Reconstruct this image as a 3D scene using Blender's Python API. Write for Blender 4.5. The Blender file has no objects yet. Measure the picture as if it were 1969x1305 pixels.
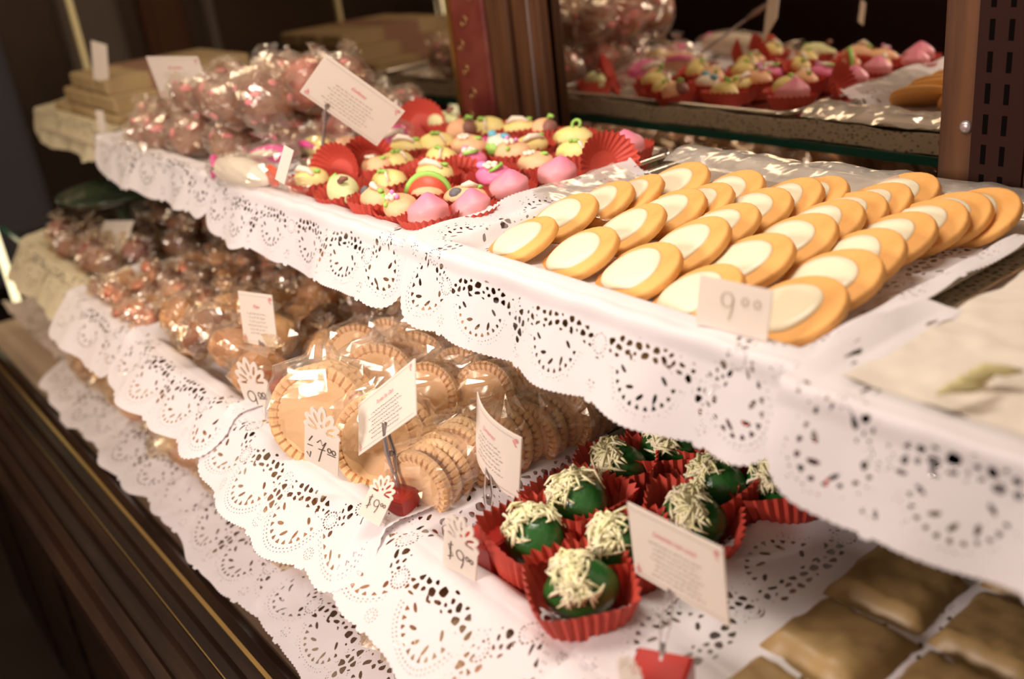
import bpy, math, random
import numpy as np
from mathutils import Matrix, Vector, Euler, noise
# ------------------------------------------------------------------ camera, world, light, exposure
U = 0.27                      # one layout unit = 27 cm; layout origin = the camera
CAMZ = 1.35
S = bpy.context.scene
COL = S.collection
RW = ((0.6159, 0.2497, -0.7472), (0.7796, -0.3302, 0.5322), (-0.1138, -0.9103, -0.3981))   # world axes seen from the camera
FPX, CX, CY = 1922.23, 984.5, 652.5
PI = math.pi
V3 = Vector

cd = bpy.data.cameras.new('camera')
cam = bpy.data.objects.new('camera', cd)
COL.objects.link(cam)
M = Matrix(((RW[0][0], -RW[0][1], -RW[0][2], 0), (RW[1][0], -RW[1][1], -RW[1][2], 0),
            (RW[2][0], -RW[2][1], -RW[2][2], CAMZ), (0, 0, 0, 1)))
cam.matrix_world = M
cd.sensor_width = 36
cd.lens = FPX / 1969 * 36
cd.clip_start = 0.01
cd.dof.use_dof = True
cd.dof.focus_distance = 3.3 * U
cd.dof.aperture_fstop = 3.3
S.camera = cam

S.view_settings.view_transform = 'Standard'
S.view_settings.look = 'None'
S.view_settings.gamma = 1
S.view_settings.exposure = 0.18
S.view_settings.use_curve_mapping = False
try:
    S.cycles.transparent_max_bounces = 40
except Exception:
    pass

w = bpy.data.worlds.new('world'); S.world = w; w.use_nodes = True
w.node_tree.nodes['Background'].inputs[0].default_value = (1.0, 0.72, 0.5, 1)
w.node_tree.nodes['Background'].inputs[1].default_value = 0.38


def area(name, loc, target, sx, sy, power, col, spread=180):
    l = bpy.data.lights.new(name, 'AREA'); l.shape = 'RECTANGLE'
    l.size = sx * U; l.size_y = sy * U; l.energy = power; l.color = col; l.spread = math.radians(spread)
    o = bpy.data.objects.new(name, l); COL.objects.link(o)
    p = V3((loc[0] * U, loc[1] * U, CAMZ + loc[2] * U)); t = V3((target[0] * U, target[1] * U, CAMZ + target[2] * U))
    o.location = p; o.rotation_euler = (t - p).to_track_quat('-Z', 'Y').to_euler()
    return o


area('case_lamp', (-2.3, 1.5, 1.3), (-2.4, 1.7, -1.0), 1.6, .5, 4.0, (1.0, 0.88, 0.76))
area('case_lamp_far', (-5.6, 1.6, 1.7), (-5.6, 2.0, -1.0), 1.6, .5, 1.9, (1.0, 0.82, 0.60))
area('shop_lamp', (-2.4, -2.8, .5), (-2.8, 1.3, -1.2), 1.5, 1.1, 6.2, (1.0, 0.84, 0.76), 115)
area('fill_light_far', (-6.4, -2.2, -.3), (-5.6, 1.2, -1.9), 1.0, .8, 1.1, (1.0, 0.76, 0.52), 110)  # added fill that brightens the left part of the case, no fitting stands there

# ------------------------------------------------------------------ helpers


def ray(x, y):
    d = (x - CX, y - CY, FPX)
    return V3([sum(RW[i][k] * d[k] for k in range(3)) for i in range(3)])


def at(x, y, z):
    d = ray(x, y); return d * (z / d.z)


def atY(x, y, Y):
    d = ray(x, y); return d * (Y / d.y)


def atD(x, y, D):
    return ray(x, y).normalized() * D


def W(p):
    return V3((p[0] * U, p[1] * U, CAMZ + p[2] * U))


class MB:
    def __init__(s): s.v = []; s.f = []

    def add(s, vs, fs):
        n = len(s.v); s.v += [tuple(v) for v in vs]; s.f += [tuple(i + n for i in f) for f in fs]
        return s

    def box(s, a, b, m=None):
        x0, y0, z0 = a; x1, y1, z1 = b
        vs = [V3(p) for p in ((x0, y0, z0), (x1, y0, z0), (x1, y1, z0), (x0, y1, z0), (x0, y0, z1), (x1, y0, z1), (x1, y1, z1), (x0, y1, z1))]
        if m: vs = [m @ v for v in vs]
        return s.add(vs, [(3, 2, 1, 0), (4, 5, 6, 7), (0, 1, 5, 4), (1, 2, 6, 5), (2, 3, 7, 6), (3, 0, 4, 7)])

    def lathe(s, prof, n=24, fn=None, m=None, cap=True):
        vs = []
        for r, z in prof:
            for k in range(n):
                a = 2 * PI * k / n
                p = V3((r * math.cos(a), r * math.sin(a), z))
                if fn: p = fn(p, a, r, z)
                if m: p = m @ p
                vs.append(p)
        fs = []
        for i in range(len(prof) - 1):
            for k in range(n):
                a, b = i * n + k, i * n + (k + 1) % n
                fs.append((a, b, b + n, a + n))
        if cap:
            fs.append(tuple(range(n))[::-1]); fs.append(tuple(range((len(prof) - 1) * n, len(prof) * n)))
        return s.add(vs, fs)

    def ball(s, c, r, n=14, m=None, nz=8):
        if not hasattr(r, '__len__'): r = (r, r, r)
        pr = [(max(math.sin(PI * i / nz), .02), -math.cos(PI * i / nz)) for i in range(nz + 1)]
        mm = Matrix.Translation(c) @ (m or Matrix.Identity(4)) @ Matrix.Diagonal((r[0], r[1], r[2], 1))
        return s.lathe(pr, n, None, mm)

    def tube(s, pts, r, n=8):
        pts = [V3(p) for p in pts]
        if not hasattr(r, '__len__'): r = [r] * len(pts)
        vs = []; up = V3((.13, .21, .97))
        for i, p in enumerate(pts):
            t = (pts[min(i + 1, len(pts) - 1)] - pts[max(i - 1, 0)]).normalized()
            a = t.cross(up)
            if a.length < .05: a = t.cross(V3((1, 0, 0)))
            a.normalize(); b = t.cross(a)
            for k in range(n):
                q = 2 * PI * k / n
                vs.append(p + (a * math.cos(q) + b * math.sin(q)) * r[i])
        fs = []
        for i in range(len(pts) - 1):
            for k in range(n):
                a, b = i * n + k, i * n + (k + 1) % n
                fs.append((a, b, b + n, a + n))
        fs.append(tuple(range(n))[::-1]); fs.append(tuple(range((len(pts) - 1) * n, len(pts) * n)))
        return s.add(vs, fs)

    def mesh(s, name, m, smooth=True):
        me = bpy.data.meshes.new(name)
        me.from_pydata([(x * U, y * U, z * U) for x, y, z in s.v], [], s.f)
        if smooth: me.polygons.foreach_set('use_smooth', [True] * len(me.polygons))
        me.materials.append(m); me.update()
        return me

    def build(s, name, m, parent=None, smooth=True, loc=None):
        o = bpy.data.objects.new(name, s.mesh(name, m, smooth)); COL.objects.link(o)
        if parent: o.parent = parent
        elif loc is not None: o.location = W(loc)
        return o


def tag(o, label, cat, group=None, kind=None):
    if label: o['label'] = label
    if cat: o['category'] = cat
    if group: o['group'] = group
    if kind: o['kind'] = kind
    return o


def thing(name, label, cat, loc=(0, 0, 0), group=None, rot=None):
    o = bpy.data.objects.new(name, None); COL.objects.link(o)
    o.empty_display_size = .01
    o.location = W(loc)
    if rot is not None: o.rotation_euler = rot
    return tag(o, label, cat, group)


KIDS = {}


def struct(o):
    o['kind'] = 'structure'; return o


def kids(o):
    return [c for c in COL.objects if c.parent == o]


USED = set()


def inst(proto, loc, label, group=None, rot=None, scale=None, cat=None):
    """first call places the prototype itself, later calls copy it and its parts"""
    if proto.name not in USED:
        USED.add(proto.name); r = proto
        KIDS[proto.name] = [(c, kids(c)) for c in kids(proto)]
        base = True
    else:
        r = proto.copy(); COL.objects.link(r)
        for c, gs in KIDS[proto.name]:
            c2 = c.copy(); COL.objects.link(c2); c2.parent = r
            for g in gs:
                g2 = g.copy(); COL.objects.link(g2); g2.parent = c2
    r.location = W(loc)
    if rot is not None:
        if isinstance(rot, Matrix): r.rotation_euler = rot.to_euler()
        else: r.rotation_euler = rot
    if scale is not None:
        r.scale = (scale, scale, scale) if not hasattr(scale, '__len__') else scale
    r['label'] = label
    if group: r['group'] = group
    if cat: r['category'] = cat
    return r


def smooth(x):
    x = min(1, max(0, x)); return x * x * (3 - 2 * x)


ORD = ['zeroth', 'first', 'second', 'third', 'fourth', 'fifth', 'sixth', 'seventh', 'eighth', 'ninth', 'tenth', 'eleventh', 'twelfth', 'thirteenth', 'fourteenth', 'fifteenth', 'sixteenth']

# ------------------------------------------------------------------ materials


def mat(name, col, rough=.6, metal=0, spec=.4, bump=0, bscale=40, var=0, vscale=12, col2=None, trans=0, sss=0, coat=0, sheen=0):
    m = bpy.data.materials.new(name); m.use_nodes = True
    nt = m.node_tree; b = nt.nodes['Principled BSDF']
    b.inputs['Base Color'].default_value = (*col, 1)
    b.inputs['Roughness'].default_value = rough
    b.inputs['Metallic'].default_value = metal
    b.inputs['Specular IOR Level'].default_value = spec
    if trans: b.inputs['Transmission Weight'].default_value = trans
    if coat: b.inputs['Coat Weight'].default_value = coat
    if sss:
        b.inputs['Subsurface Weight'].default_value = sss
        b.inputs['Subsurface Radius'].default_value = (.006, .003, .002)
    tc = nt.nodes.new('ShaderNodeTexCoord')
    if var:
        n = nt.nodes.new('ShaderNodeTexNoise'); n.inputs['Scale'].default_value = vscale; n.inputs['Detail'].default_value = 3
        nt.links.new(tc.outputs['Object'], n.inputs['Vector'])
        r = nt.nodes.new('ShaderNodeValToRGB')
        r.color_ramp.elements[0].position = .5 - .5 * min(.45, var); r.color_ramp.elements[1].position = .5 + .5 * min(.45, var)
        r.color_ramp.elements[0].color = (*(col2 or [c * .7 for c in col]), 1); r.color_ramp.elements[1].color = (*col, 1)
        nt.links.new(n.outputs['Fac'], r.inputs['Fac']); nt.links.new(r.outputs['Color'], b.inputs['Base Color'])
    if bump:
        n = nt.nodes.new('ShaderNodeTexNoise'); n.inputs['Scale'].default_value = bscale; n.inputs['Detail'].default_value = 4
        nt.links.new(tc.outputs['Object'], n.inputs['Vector'])
        bu = nt.nodes.new('ShaderNodeBump'); bu.inputs['Strength'].default_value = bump; bu.inputs['Distance'].default_value = .002
        nt.links.new(n.outputs['Fac'], bu.inputs['Height']); nt.links.new(bu.outputs['Normal'], b.inputs['Normal'])
    return m


def gradmat(name, stops, rough=.5, axis='Z', sss=0):
    m = mat(name, (1, 1, 1), rough, bump=.15, bscale=160)
    nt = m.node_tree; b = nt.nodes['Principled BSDF']
    tc = nt.nodes.new('ShaderNodeTexCoord'); sp = nt.nodes.new('ShaderNodeSeparateXYZ'); r = nt.nodes.new('ShaderNodeValToRGB')
    nt.links.new(tc.outputs['Generated'], sp.inputs[0]); nt.links.new(sp.outputs[axis], r.inputs['Fac'])
    e = r.color_ramp.elements
    e[0].position = stops[0][0]; e[0].color = (*stops[0][1], 1); e[1].position = stops[-1][0]; e[1].color = (*stops[-1][1], 1)
    for p, c in stops[1:-1]:
        q = e.new(p); q.color = (*c, 1)
    nt.links.new(r.outputs['Color'], b.inputs['Base Color'])
    return m


def film(name, tint=(1, 1, 1), haze=.10, gloss=.16, rough=.12, bump=.8, bscale=60):
    """thin clear cellophane: see-through, with crinkled reflections"""
    m = bpy.data.materials.new(name); m.use_nodes = True
    nt = m.node_tree; nt.nodes.clear()
    N = nt.nodes.new; L = nt.links.new
    out = N('ShaderNodeOutputMaterial'); tr = N('ShaderNodeBsdfTransparent'); gl = N('ShaderNodeBsdfGlossy'); df = N('ShaderNodeBsdfDiffuse')
    tr.inputs[0].default_value = (*tint, 1); gl.inputs['Roughness'].default_value = rough; gl.inputs[0].default_value = (1, .95, .85, 1)
    df.inputs[0].default_value = (.9, .85, .78, 1)
    tc = N('ShaderNodeTexCoord'); n = N('ShaderNodeTexNoise'); n.inputs['Scale'].default_value = bscale; n.inputs['Detail'].default_value = 2
    L(tc.outputs['Object'], n.inputs['Vector'])
    bu = N('ShaderNodeBump'); bu.inputs['Strength'].default_value = bump; bu.inputs['Distance'].default_value = .004
    L(n.outputs['Fac'], bu.inputs['Height']); L(bu.outputs['Normal'], gl.inputs['Normal'])
    lw = N('ShaderNodeLayerWeight'); lw.inputs['Blend'].default_value = .25; L(bu.outputs['Normal'], lw.inputs['Normal'])
    ma = N('ShaderNodeMath'); ma.operation = 'MULTIPLY_ADD'; ma.inputs[1].default_value = .45; ma.inputs[2].default_value = gloss
    L(lw.outputs['Facing'], ma.inputs[0])
    m1 = N('ShaderNodeMixShader'); m1.inputs[0].default_value = haze; L(tr.outputs[0], m1.inputs[1]); L(df.outputs[0], m1.inputs[2])
    m2 = N('ShaderNodeMixShader'); L(ma.outputs[0], m2.inputs[0]); L(m1.outputs[0], m2.inputs[1]); L(gl.outputs[0], m2.inputs[2])
    L(m2.outputs[0], out.inputs[0])
    return m


def paper(name, col, bump=.25, bscale=25, trans=.25):
    m = bpy.data.materials.new(name); m.use_nodes = True
    nt = m.node_tree; nt.nodes.clear()
    N = nt.nodes.new; L = nt.links.new
    out = N('ShaderNodeOutputMaterial'); df = N('ShaderNodeBsdfDiffuse'); tl = N('ShaderNodeBsdfTranslucent')
    df.inputs[0].default_value = (*col, 1); tl.inputs[0].default_value = (*col, 1)
    tc = N('ShaderNodeTexCoord'); n = N('ShaderNodeTexNoise'); n.inputs['Scale'].default_value = bscale; n.inputs['Detail'].default_value = 3
    L(tc.outputs['Object'], n.inputs['Vector'])
    bu = N('ShaderNodeBump'); bu.inputs['Strength'].default_value = bump; bu.inputs['Distance'].default_value = .003
    L(n.outputs['Fac'], bu.inputs['Height']); L(bu.outputs['Normal'], df.inputs['Normal'])
    mx = N('ShaderNodeMixShader'); mx.inputs[0].default_value = trans; L(df.outputs[0], mx.inputs[1]); L(tl.outputs[0], mx.inputs[2])
    L(mx.outputs[0], out.inputs[0])
    return m


def wood(name, c1, c2, rough=.4, scale=(40, 40, 3)):
    m = mat(name, c1, rough, spec=.22)
    nt = m.node_tree; N = nt.nodes.new; L = nt.links.new
    tc = N('ShaderNodeTexCoord'); mp = N('ShaderNodeMapping'); mp.inputs['Scale'].default_value = scale
    n = N('ShaderNodeTexNoise'); n.inputs['Scale'].default_value = 1.5; n.inputs['Detail'].default_value = 5
    r = N('ShaderNodeValToRGB'); r.color_ramp.elements[0].position = .35; r.color_ramp.elements[1].position = .65
    r.color_ramp.elements[0].color = (*c2, 1); r.color_ramp.elements[1].color = (*c1, 1)
    L(tc.outputs['Object'], mp.inputs[0]); L(mp.outputs[0], n.inputs['Vector']); L(n.outputs['Fac'], r.inputs['Fac'])
    L(r.outputs['Color'], nt.nodes['Principled BSDF'].inputs['Base Color'])
    return m


m_doily = paper('doily_paper', (.84, .80, .82), .15, 60, .22)
m_doily2 = paper('cream_doily_paper', (.72, .64, .45), .15, 60, .2)
m_tissue = paper('tissue', (.80, .70, .62), .5, 18, .35)
m_tissue_pink = paper('pink_tissue', (.86, .70, .68), .3, 18, .35)
m_card = paper('card_stock', (.88, .81, .73), .05, 60, .3)
m_ink = mat('ink', (.10, .07, .05), .8)
m_inklight = mat('pale_ink', (.30, .24, .18), .8)
m_redink = mat('red_ink', (.70, .16, .18), .8)
m_steel = mat('tray_steel', (.72, .68, .62), .22, 1, bump=.1, bscale=30)
m_gold = mat('gold_board', (.72, .50, .22), .35, .7)
m_wire = mat('clip_metal', (.42, .37, .38), .35, .8)
m_cup = mat('red_cup_paper', (.56, .075, .050), .5, spec=.3, bump=.2, bscale=90)
m_cube = mat('red_acrylic', (.55, .045, .035), .15, spec=.6, trans=.25)
m_yellow = mat('marzipan_yellow', (.85, .68, .20), .5, bump=.2, bscale=120, var=.6, vscale=60, col2=(.86, .74, .35), sss=.1)
m_peach = mat('marzipan_peach', (.85, .42, .20), .5, bump=.2, bscale=120, var=.7, vscale=50, col2=(.86, .55, .33), sss=.1)
m_green = mat('marzipan_pale_green', (.66, .70, .34), .5, bump=.2, bscale=120, var=.7, vscale=40, col2=(.75, .74, .40), sss=.1)
m_leaf = mat('marzipan_leaf', (.34, .62, .12), .45)
m_white = mat('marzipan_white', (.86, .76, .62), .5, sss=.1)
m_pinkd = mat('marzipan_pink', (.82, .20, .38), .45)
m_mag = mat('marzipan_magenta', (.80, .07, .33), .45)
m_lilac = mat('marzipan_lilac', (.72, .28, .60), .5)
m_blue = mat('marzipan_blue', (.16, .48, .62), .5)
m_redfr = mat('marzipan_red', (.66, .10, .05), .4)
m_brown = mat('marzipan_brown', (.28, .12, .09), .5)
m_grey = mat('marzipan_grey', (.14, .14, .15), .5)
m_pinkgrad = gradmat('marzipan_pink_blush', [(0, (.85, .62, .45)), (.35, (.84, .42, .38)), (1, (.80, .20, .35))], .45)
m_biscuit = mat('biscuit', (.80, .42, .13), .7, bump=.35, bscale=220, var=.8, vscale=25, col2=(.68, .32, .08))
m_icing = mat('icing', (.82, .73, .55), .35, bump=.1, bscale=60, var=.5, vscale=20, col2=(.78, .70, .50), sss=.1)
m_pale = mat('pale_biscuit', (.80, .52, .27), .7, bump=.3, bscale=180, var=.7, vscale=20, col2=(.72, .43, .20))
m_choc = mat('brown_sweet', (.34, .15, .08), .5, bump=.8, bscale=90, var=.8, vscale=50, col2=(.20, .08, .045))
m_rosy = mat('rose_sweet', (.60, .18, .15), .5, bump=.8, bscale=80, var=.9, vscale=45, col2=(.34, .12, .08))
m_wine = mat('wine_red_sweet', (.30, .04, .03), .4, bump=.5, bscale=60, var=.7, vscale=30, col2=(.18, .05, .03))
m_caramel = mat('caramel_sweet', (.66, .36, .15), .45, bump=.6, bscale=70, var=.8, vscale=30, col2=(.40, .18, .08))
m_redstripe = mat('red_striped_wrap', (.68, .40, .25), .3, .3, bump=.4, bscale=60, var=.35, vscale=35, col2=(.45, .07, .04))
m_film = film('cellophane', haze=.06, gloss=.08, rough=.12, bump=.5, bscale=30)
m_filmgold = film('warm_cellophane', (1, .93, .80), .08, .12, .22, 1.0, 45)
m_filmsoft = film('soft_cellophane', (1, .97, .92), .08, .10, .22, 1.0, 45)
m_sheet = film('crinkled_sheet', (1, .98, .95), .38, .25, .18, 1.0, 30)
m_lime = mat('lime_peel', (.030, .135, .028), .28, spec=.5, bump=.3, bscale=260, var=.9, vscale=25, col2=(.012, .085, .012), coat=.2)
m_coco = mat('shredded_coconut', (.80, .80, .42), .6, bump=.2, bscale=100, var=.5, vscale=90, col2=(.84, .76, .60), sss=.1)
m_dkwood = wood('dark_wood', (.028, .013, .007), (.012, .006, .004), .35, (3, 40, 40))
m_post = wood('red_brown_wood', (.105, .044, .018), (.05, .020, .010), .45)
m_postd = mat('dark_standard', (.022, .007, .005), .7, spec=.1)
m_redpost = mat('dark_red_ornament_paper', (.12, .018, .014), .4, var=.25, vscale=30, col2=(.16, .035, .022), bump=.4, bscale=60)
m_brass = mat('brass', (.60, .42, .16), .3, 1)
m_black = mat('slot_black', (.003, .002, .002), .9, spec=.02)
m_bar = mat('nougat_bar', (.46, .34, .17), .6, bump=.3, bscale=30, var=.6, vscale=14, col2=(.34, .24, .12))
m_parcel = mat('wax_parcel', (.40, .27, .11), .45, bump=.7, bscale=22, var=.9, vscale=14, col2=(.18, .11, .045), spec=.5)
m_greenglass = mat('green_glass', (.05, .075, .045), .15, spec=.6, trans=.35)
m_edge = mat('glass_edge_green', (.02, .12, .085), .2, spec=.6)
m_edge_glare = mat('glass_edge_glare', (.95, .88, .60), .2, spec=.8)
m_edge_glare.node_tree.nodes['Principled BSDF'].inputs['Emission Color'].default_value = (1, .9, .55, 1)
m_edge_glare.node_tree.nodes['Principled BSDF'].inputs['Emission Strength'].default_value = 1.2  # emission stands in for the glare on the glass edge
m_floor = mat('shop_floor', (.05, .035, .028), .5, var=.4, vscale=3)
m_wall = mat('shop_wall_brown', (.30, .22, .17), .8, var=.3, vscale=2)
m_wall2 = mat('shop_wall_maroon', (.14, .06, .055), .8)
m_net = mat('woven_liner', (.50, .40, .28), .8)


def netmat():
    nt = m_net.node_tree; N = nt.nodes.new; L = nt.links.new
    tc = N('ShaderNodeTexCoord'); mp = N('ShaderNodeMapping'); mp.inputs['Scale'].default_value = (150, 150, 240)
    v = N('ShaderNodeTexVoronoi'); v.inputs['Scale'].default_value = 1; v.inputs['Randomness'].default_value = .7
    r = N('ShaderNodeValToRGB'); r.color_ramp.elements[0].color = (.16, .12, .08, 1); r.color_ramp.elements[1].color = (.62, .52, .38, 1)
    r.color_ramp.elements[0].position = .15; r.color_ramp.elements[1].position = .45
    L(tc.outputs['Object'], mp.inputs[0]); L(mp.outputs[0], v.inputs['Vector']); L(v.outputs['Distance'], r.inputs['Fac'])
    L(r.outputs['Color'], nt.nodes['Principled BSDF'].inputs['Base Color'])


netmat()


def glassmat(name, tint):
    m = bpy.data.materials.new(name); m.use_nodes = True
    nt = m.node_tree; nt.nodes.clear(); N = nt.nodes.new; L = nt.links.new
    out = N('ShaderNodeOutputMaterial'); tr = N('ShaderNodeBsdfTransparent'); gl = N('ShaderNodeBsdfGlossy'); fr = N('ShaderNodeFresnel')
    tr.inputs[0].default_value = (*tint, 1); gl.inputs['Roughness'].default_value = .02; fr.inputs[0].default_value = 1.45
    mx = N('ShaderNodeMixShader'); L(fr.outputs[0], mx.inputs[0]); L(tr.outputs[0], mx.inputs[1]); L(gl.outputs[0], mx.inputs[2]); L(mx.outputs[0], out.inputs[0])
    return m


m_glass = glassmat('shelf_glass', (.93, .98, .95))
m_mirror = mat('mirror_silver', (.50, .45, .40), .02, 1)

# ------------------------------------------------------------------ the room and the case
UP, LOW, BOT = -1.0, -1.7, -2.42
XL, XR = -8.25, .75
zfl = -CAMZ / U
o = MB().box((-18, -8, zfl - .3), (6, 9, zfl)).build('floor', m_floor, loc=(0, 0, 0)); struct(o)
o = MB().box((-18, 8.6, zfl), (6, 9, 6)).build('wall_back', m_wall2, loc=(0, 0, 0)); struct(o)
o = MB().box((-18.3, -8, zfl), (-18, 9, 6)).build('wall_left', m_wall, loc=(0, 0, 0)); struct(o)
o = MB().box((-18, -8.4, zfl), (6, -8, 6)).build('wall_front', m_wall2, loc=(0, 0, 0)); struct(o)
m_pan1 = mat('panel_blue_grey', (.20, .20, .24), .6); m_pan2 = mat('panel_dark_brown', (.20, .09, .05), .5); m_pan3 = mat('panel_grey', (.30, .25, .21), .6)
# upright panels of the shop's far wall
for i, (y0, y1, mm, lab) in enumerate(((2.2, 3.6, m_pan1, 'blue grey upright wall panel nearest the front of the shop'),
                                       (4.6, 5.5, m_pan3, 'grey upright wall panel between the blue grey and the brown one'),
                                       (5.9, 6.6, m_pan2, 'dark brown upright wall panel on the far left wall'),
                                       (7.0, 7.9, m_pan3, 'grey upright wall panel beside the back corner of the shop'))):
    b = MB().box((-17.99, y0, zfl + .2), (-17.7, y1, 3.6)); b.box((-17.7, y0 + .12, zfl + .5), (-17.62, y1 - .12, 3.3))
    tag(b.build('wall_panel', mm, loc=(0, 0, 0), smooth=False), lab, 'panel')

case = thing('display_case', 'long dark wooden display case with glass shelves holding the sweets', 'display case', (0, 0, 0))
case.location = W((-3.7, 2.0, zfl))


def cpart(mb, name, m, label=None, sm=False, parent=None):
    """part of the case; layout coordinates"""
    o = mb.build(name, m, smooth=sm)
    o.parent = parent or case
    if parent: o.location = (0, 0, 0)
    else: o.location = V3((0, 0, CAMZ)) - case.location
    if label: o['label'] = label
    return o


# moulded sill along the customer's side (profile y, z), run along x
prof = [(1.02, BOT - .06), (.99, BOT + .0), (.95, BOT + .03), (.92, BOT - .01), (.86, BOT - .01), (.85, BOT - .05), (.81, BOT - .05), (.79, BOT - .01), (.75, BOT - .02),
        (.74, BOT - .07), (.68, BOT - .07), (.66, BOT - .04), (.62, BOT - .06), (.60, BOT - .12), (.56, BOT - .13), (.55, BOT - .22), (.62, BOT - .26), (.64, BOT - .34), (1.02, BOT - .34)]
prof = [(y - .09, z) for y, z in prof]
vs = [(x, y, z) for x in (XL - .1, XR) for y, z in prof]; n = len(prof)
mb = MB().add(vs, [(i, (i + 1) % n, (i + 1) % n + n, i + n) for i in range(n)] + [tuple(range(n)), tuple(range(n, 2 * n))[::-1]])
sill = cpart(mb, 'front_sill', m_dkwood)
cpart(MB().box((XL - .1, .815, BOT - .012), (XR, .832, BOT - .002)), 'brass_strip', m_brass, 'thin brass strip', parent=sill)
cpart(MB().box((XL - .1, .710, BOT - .048), (XR, .718, BOT - .040)), 'brass_strip', m_brass, 'thin brass strip', parent=sill)
mb = MB().box((XL, .57, zfl), (XR, 3.5, BOT - .34))
for k in range(6):
    x0 = XL + .2 + k * 1.48
    mb.box((x0, .53, zfl + .3), (x0 + 1.2, .57, BOT - .55))
cpart(mb, 'base_cabinet', m_dkwood)
cpart(MB().box((XL, .9, BOT - .34), (XR, 3.3, BOT - .09)), 'bottom_deck', mat('deck_board', (.55, .42, .30), .6))
for zt, y0, nm in ((UP - .105, 1.85, 'upper_shelf'), (LOW - .085, 1.30, 'lower_shelf')):
    s_ = cpart(MB().box((XL + .03, y0, zt - .035), (XR, 3.02, zt)), nm, m_glass, 'clear glass shelf')
    e = MB().box((XL + .03, 3.021, zt - .036), (XR, 3.035, zt + .001)); e.box((XL + .03, y0 - .014, zt - .036), (XR, y0 - .001, zt + .001))
    cpart(e, 'shelf_edge', m_edge, 'green glass edge', parent=s_)
cpart(MB().box((XL, 3.33, BOT - .1), (XR, 3.36, 1.6)), 'mirror', m_mirror, 'mirror behind the shelves')
cpart(MB().box((XL, 3.361, BOT - .3), (XR, 3.5, 1.7)), 'back_panel', m_dkwood)
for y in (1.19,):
    cpart(MB().box((XL + .1, y, BOT - .05), (XL + .16, y + .05, 1.6)), 'corner_glare', m_edge_glare, 'bright upright strip of glare on the corner glass edge', sm=False)  # glowing strip added as the glare on the corner glass, not a lamp
cpart(MB().box((XL + .0, 2.20, UP - .1), (XL + .05, 2.24, 1.6)), 'glass_edge', mat('khaki_edge', (.75, .66, .36), .3), 'pale edge of the end glass')
# woven liner under the upper trays, hanging at the back
mb = MB().box((XL + .2, 1.7, UP - .103), (XR, 3.0, UP - .09))
tag(mb.build('shelf_liner', m_net, loc=(0, 0, 0), smooth=False), 'beige woven non slip liner lying under the trays of the upper glass shelf', 'shelf liner')
mbs = MB()
nx = 260
vs = []
for i in range(nx + 1):
    x = XL + .2 + (XR - XL - .2) * i / nx
    wv = .012 * math.sin(x * 9) + .008 * math.sin(x * 23 + 1)
    for q in (0, 1):
        vs += [(x, 3.0 + .006 * q + .004 * math.sin(x * 31), UP - .02 + wv * .4), (x, 3.0 + .006 * q, UP - .102 + wv * .3)]
fs = []
for i in range(nx):
    a = i * 4; fs += [(a, a + 4, a + 5, a + 1), (a + 2, a + 3, a + 7, a + 6), (a, a + 2, a + 6, a + 4)]
mbs.add(vs, fs)
tag(mbs.build('liner_roll', m_net, loc=(0, 0, 0), smooth=False), 'beige woven liner edge standing along the back of the upper shelf', 'shelf liner')

# uprights in front of the mirror


def post(x0, x1, y0, y1, m, label, name='wooden_post', z0=BOT - .09, z1=1.62, extra=None):
    t = thing(name, label, 'post', ((x0 + x1) / 2, (y0 + y1) / 2, z0))
    hx, hy, h = (x1 - x0) / 2, (y1 - y0) / 2, z1 - z0
    b = .012
    mb = MB()
    vs = []
    for z in (0, h):
        vs += [(-hx + b, -hy, z), (hx - b, -hy, z), (hx, -hy + b, z), (hx, hy, z), (-hx, hy, z), (-hx, -hy + b, z)]
    mb.add(vs, [(i, (i + 1) % 6, (i + 1) % 6 + 6, i + 6) for i in range(6)] + [(5, 4, 3, 2, 1, 0), (6, 7, 8, 9, 10, 11)])
    mb.build('shaft', m, t, smooth=False)
    if extra: extra(t, hx, hy, h)
    return t


def ex_strip(t, hx, hy, h):
    MB().box((hx * .28, -hy - .008, 0), (hx * .40, -hy, h)).build('metal_strip', m_wire, t, smooth=False)['label'] = 'pale metal strip'


def ex_slots(t, hx, hy, h):
    o = MB().box((-hx + .12, -hy - .012, 0), (-hx + .29, -hy - .0, h)).build('slotted_standard', m_postd, t, smooth=False)
    o['label'] = 'dark slotted shelf standard'
    mb = MB(); z = 1.1
    while z < h - .1:
        for xx in (-hx + .155, -hx + .215):
            mb.box((xx, -hy - .0135, z), (xx + .016, -hy - .0121, z + .062))
        z += .096
    s = mb.build('slots', m_black, o, smooth=False)
    c = MB().lathe([(.022, 0), (.022, .004), (.014, .012), (.004, .014)], 16, None, Matrix.Translation((-hx + .095, -hy, 1.69)) @ Matrix.Rotation(PI / 2, 4, 'X'))
    c.build('screw', m_wire, t)['label'] = 'round metal screw head'


def ex_orn(t, hx, hy, h):
    mb = MB(); rnd = random.Random(4)
    for k in range(14):
        z = 1.3 + k * .13; x = rnd.uniform(-hx * .5, hx * .5)
        mb.tube([(x + .03 * math.cos(a) * (1 - a / 12), -hy - .003, z + .035 * math.sin(a) * (1 - a / 12)) for a in [q * .6 for q in range(11)]], .0035, 5)
    mb.build('gold_ornament', m_brass, t)['label'] = 'gold scroll ornament'
    MB().box((-hx - .0, -hy - .014, 0), (-hx + .035, -hy - .001, h)).build('metal_edge', m_brass, t, smooth=False)


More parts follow.
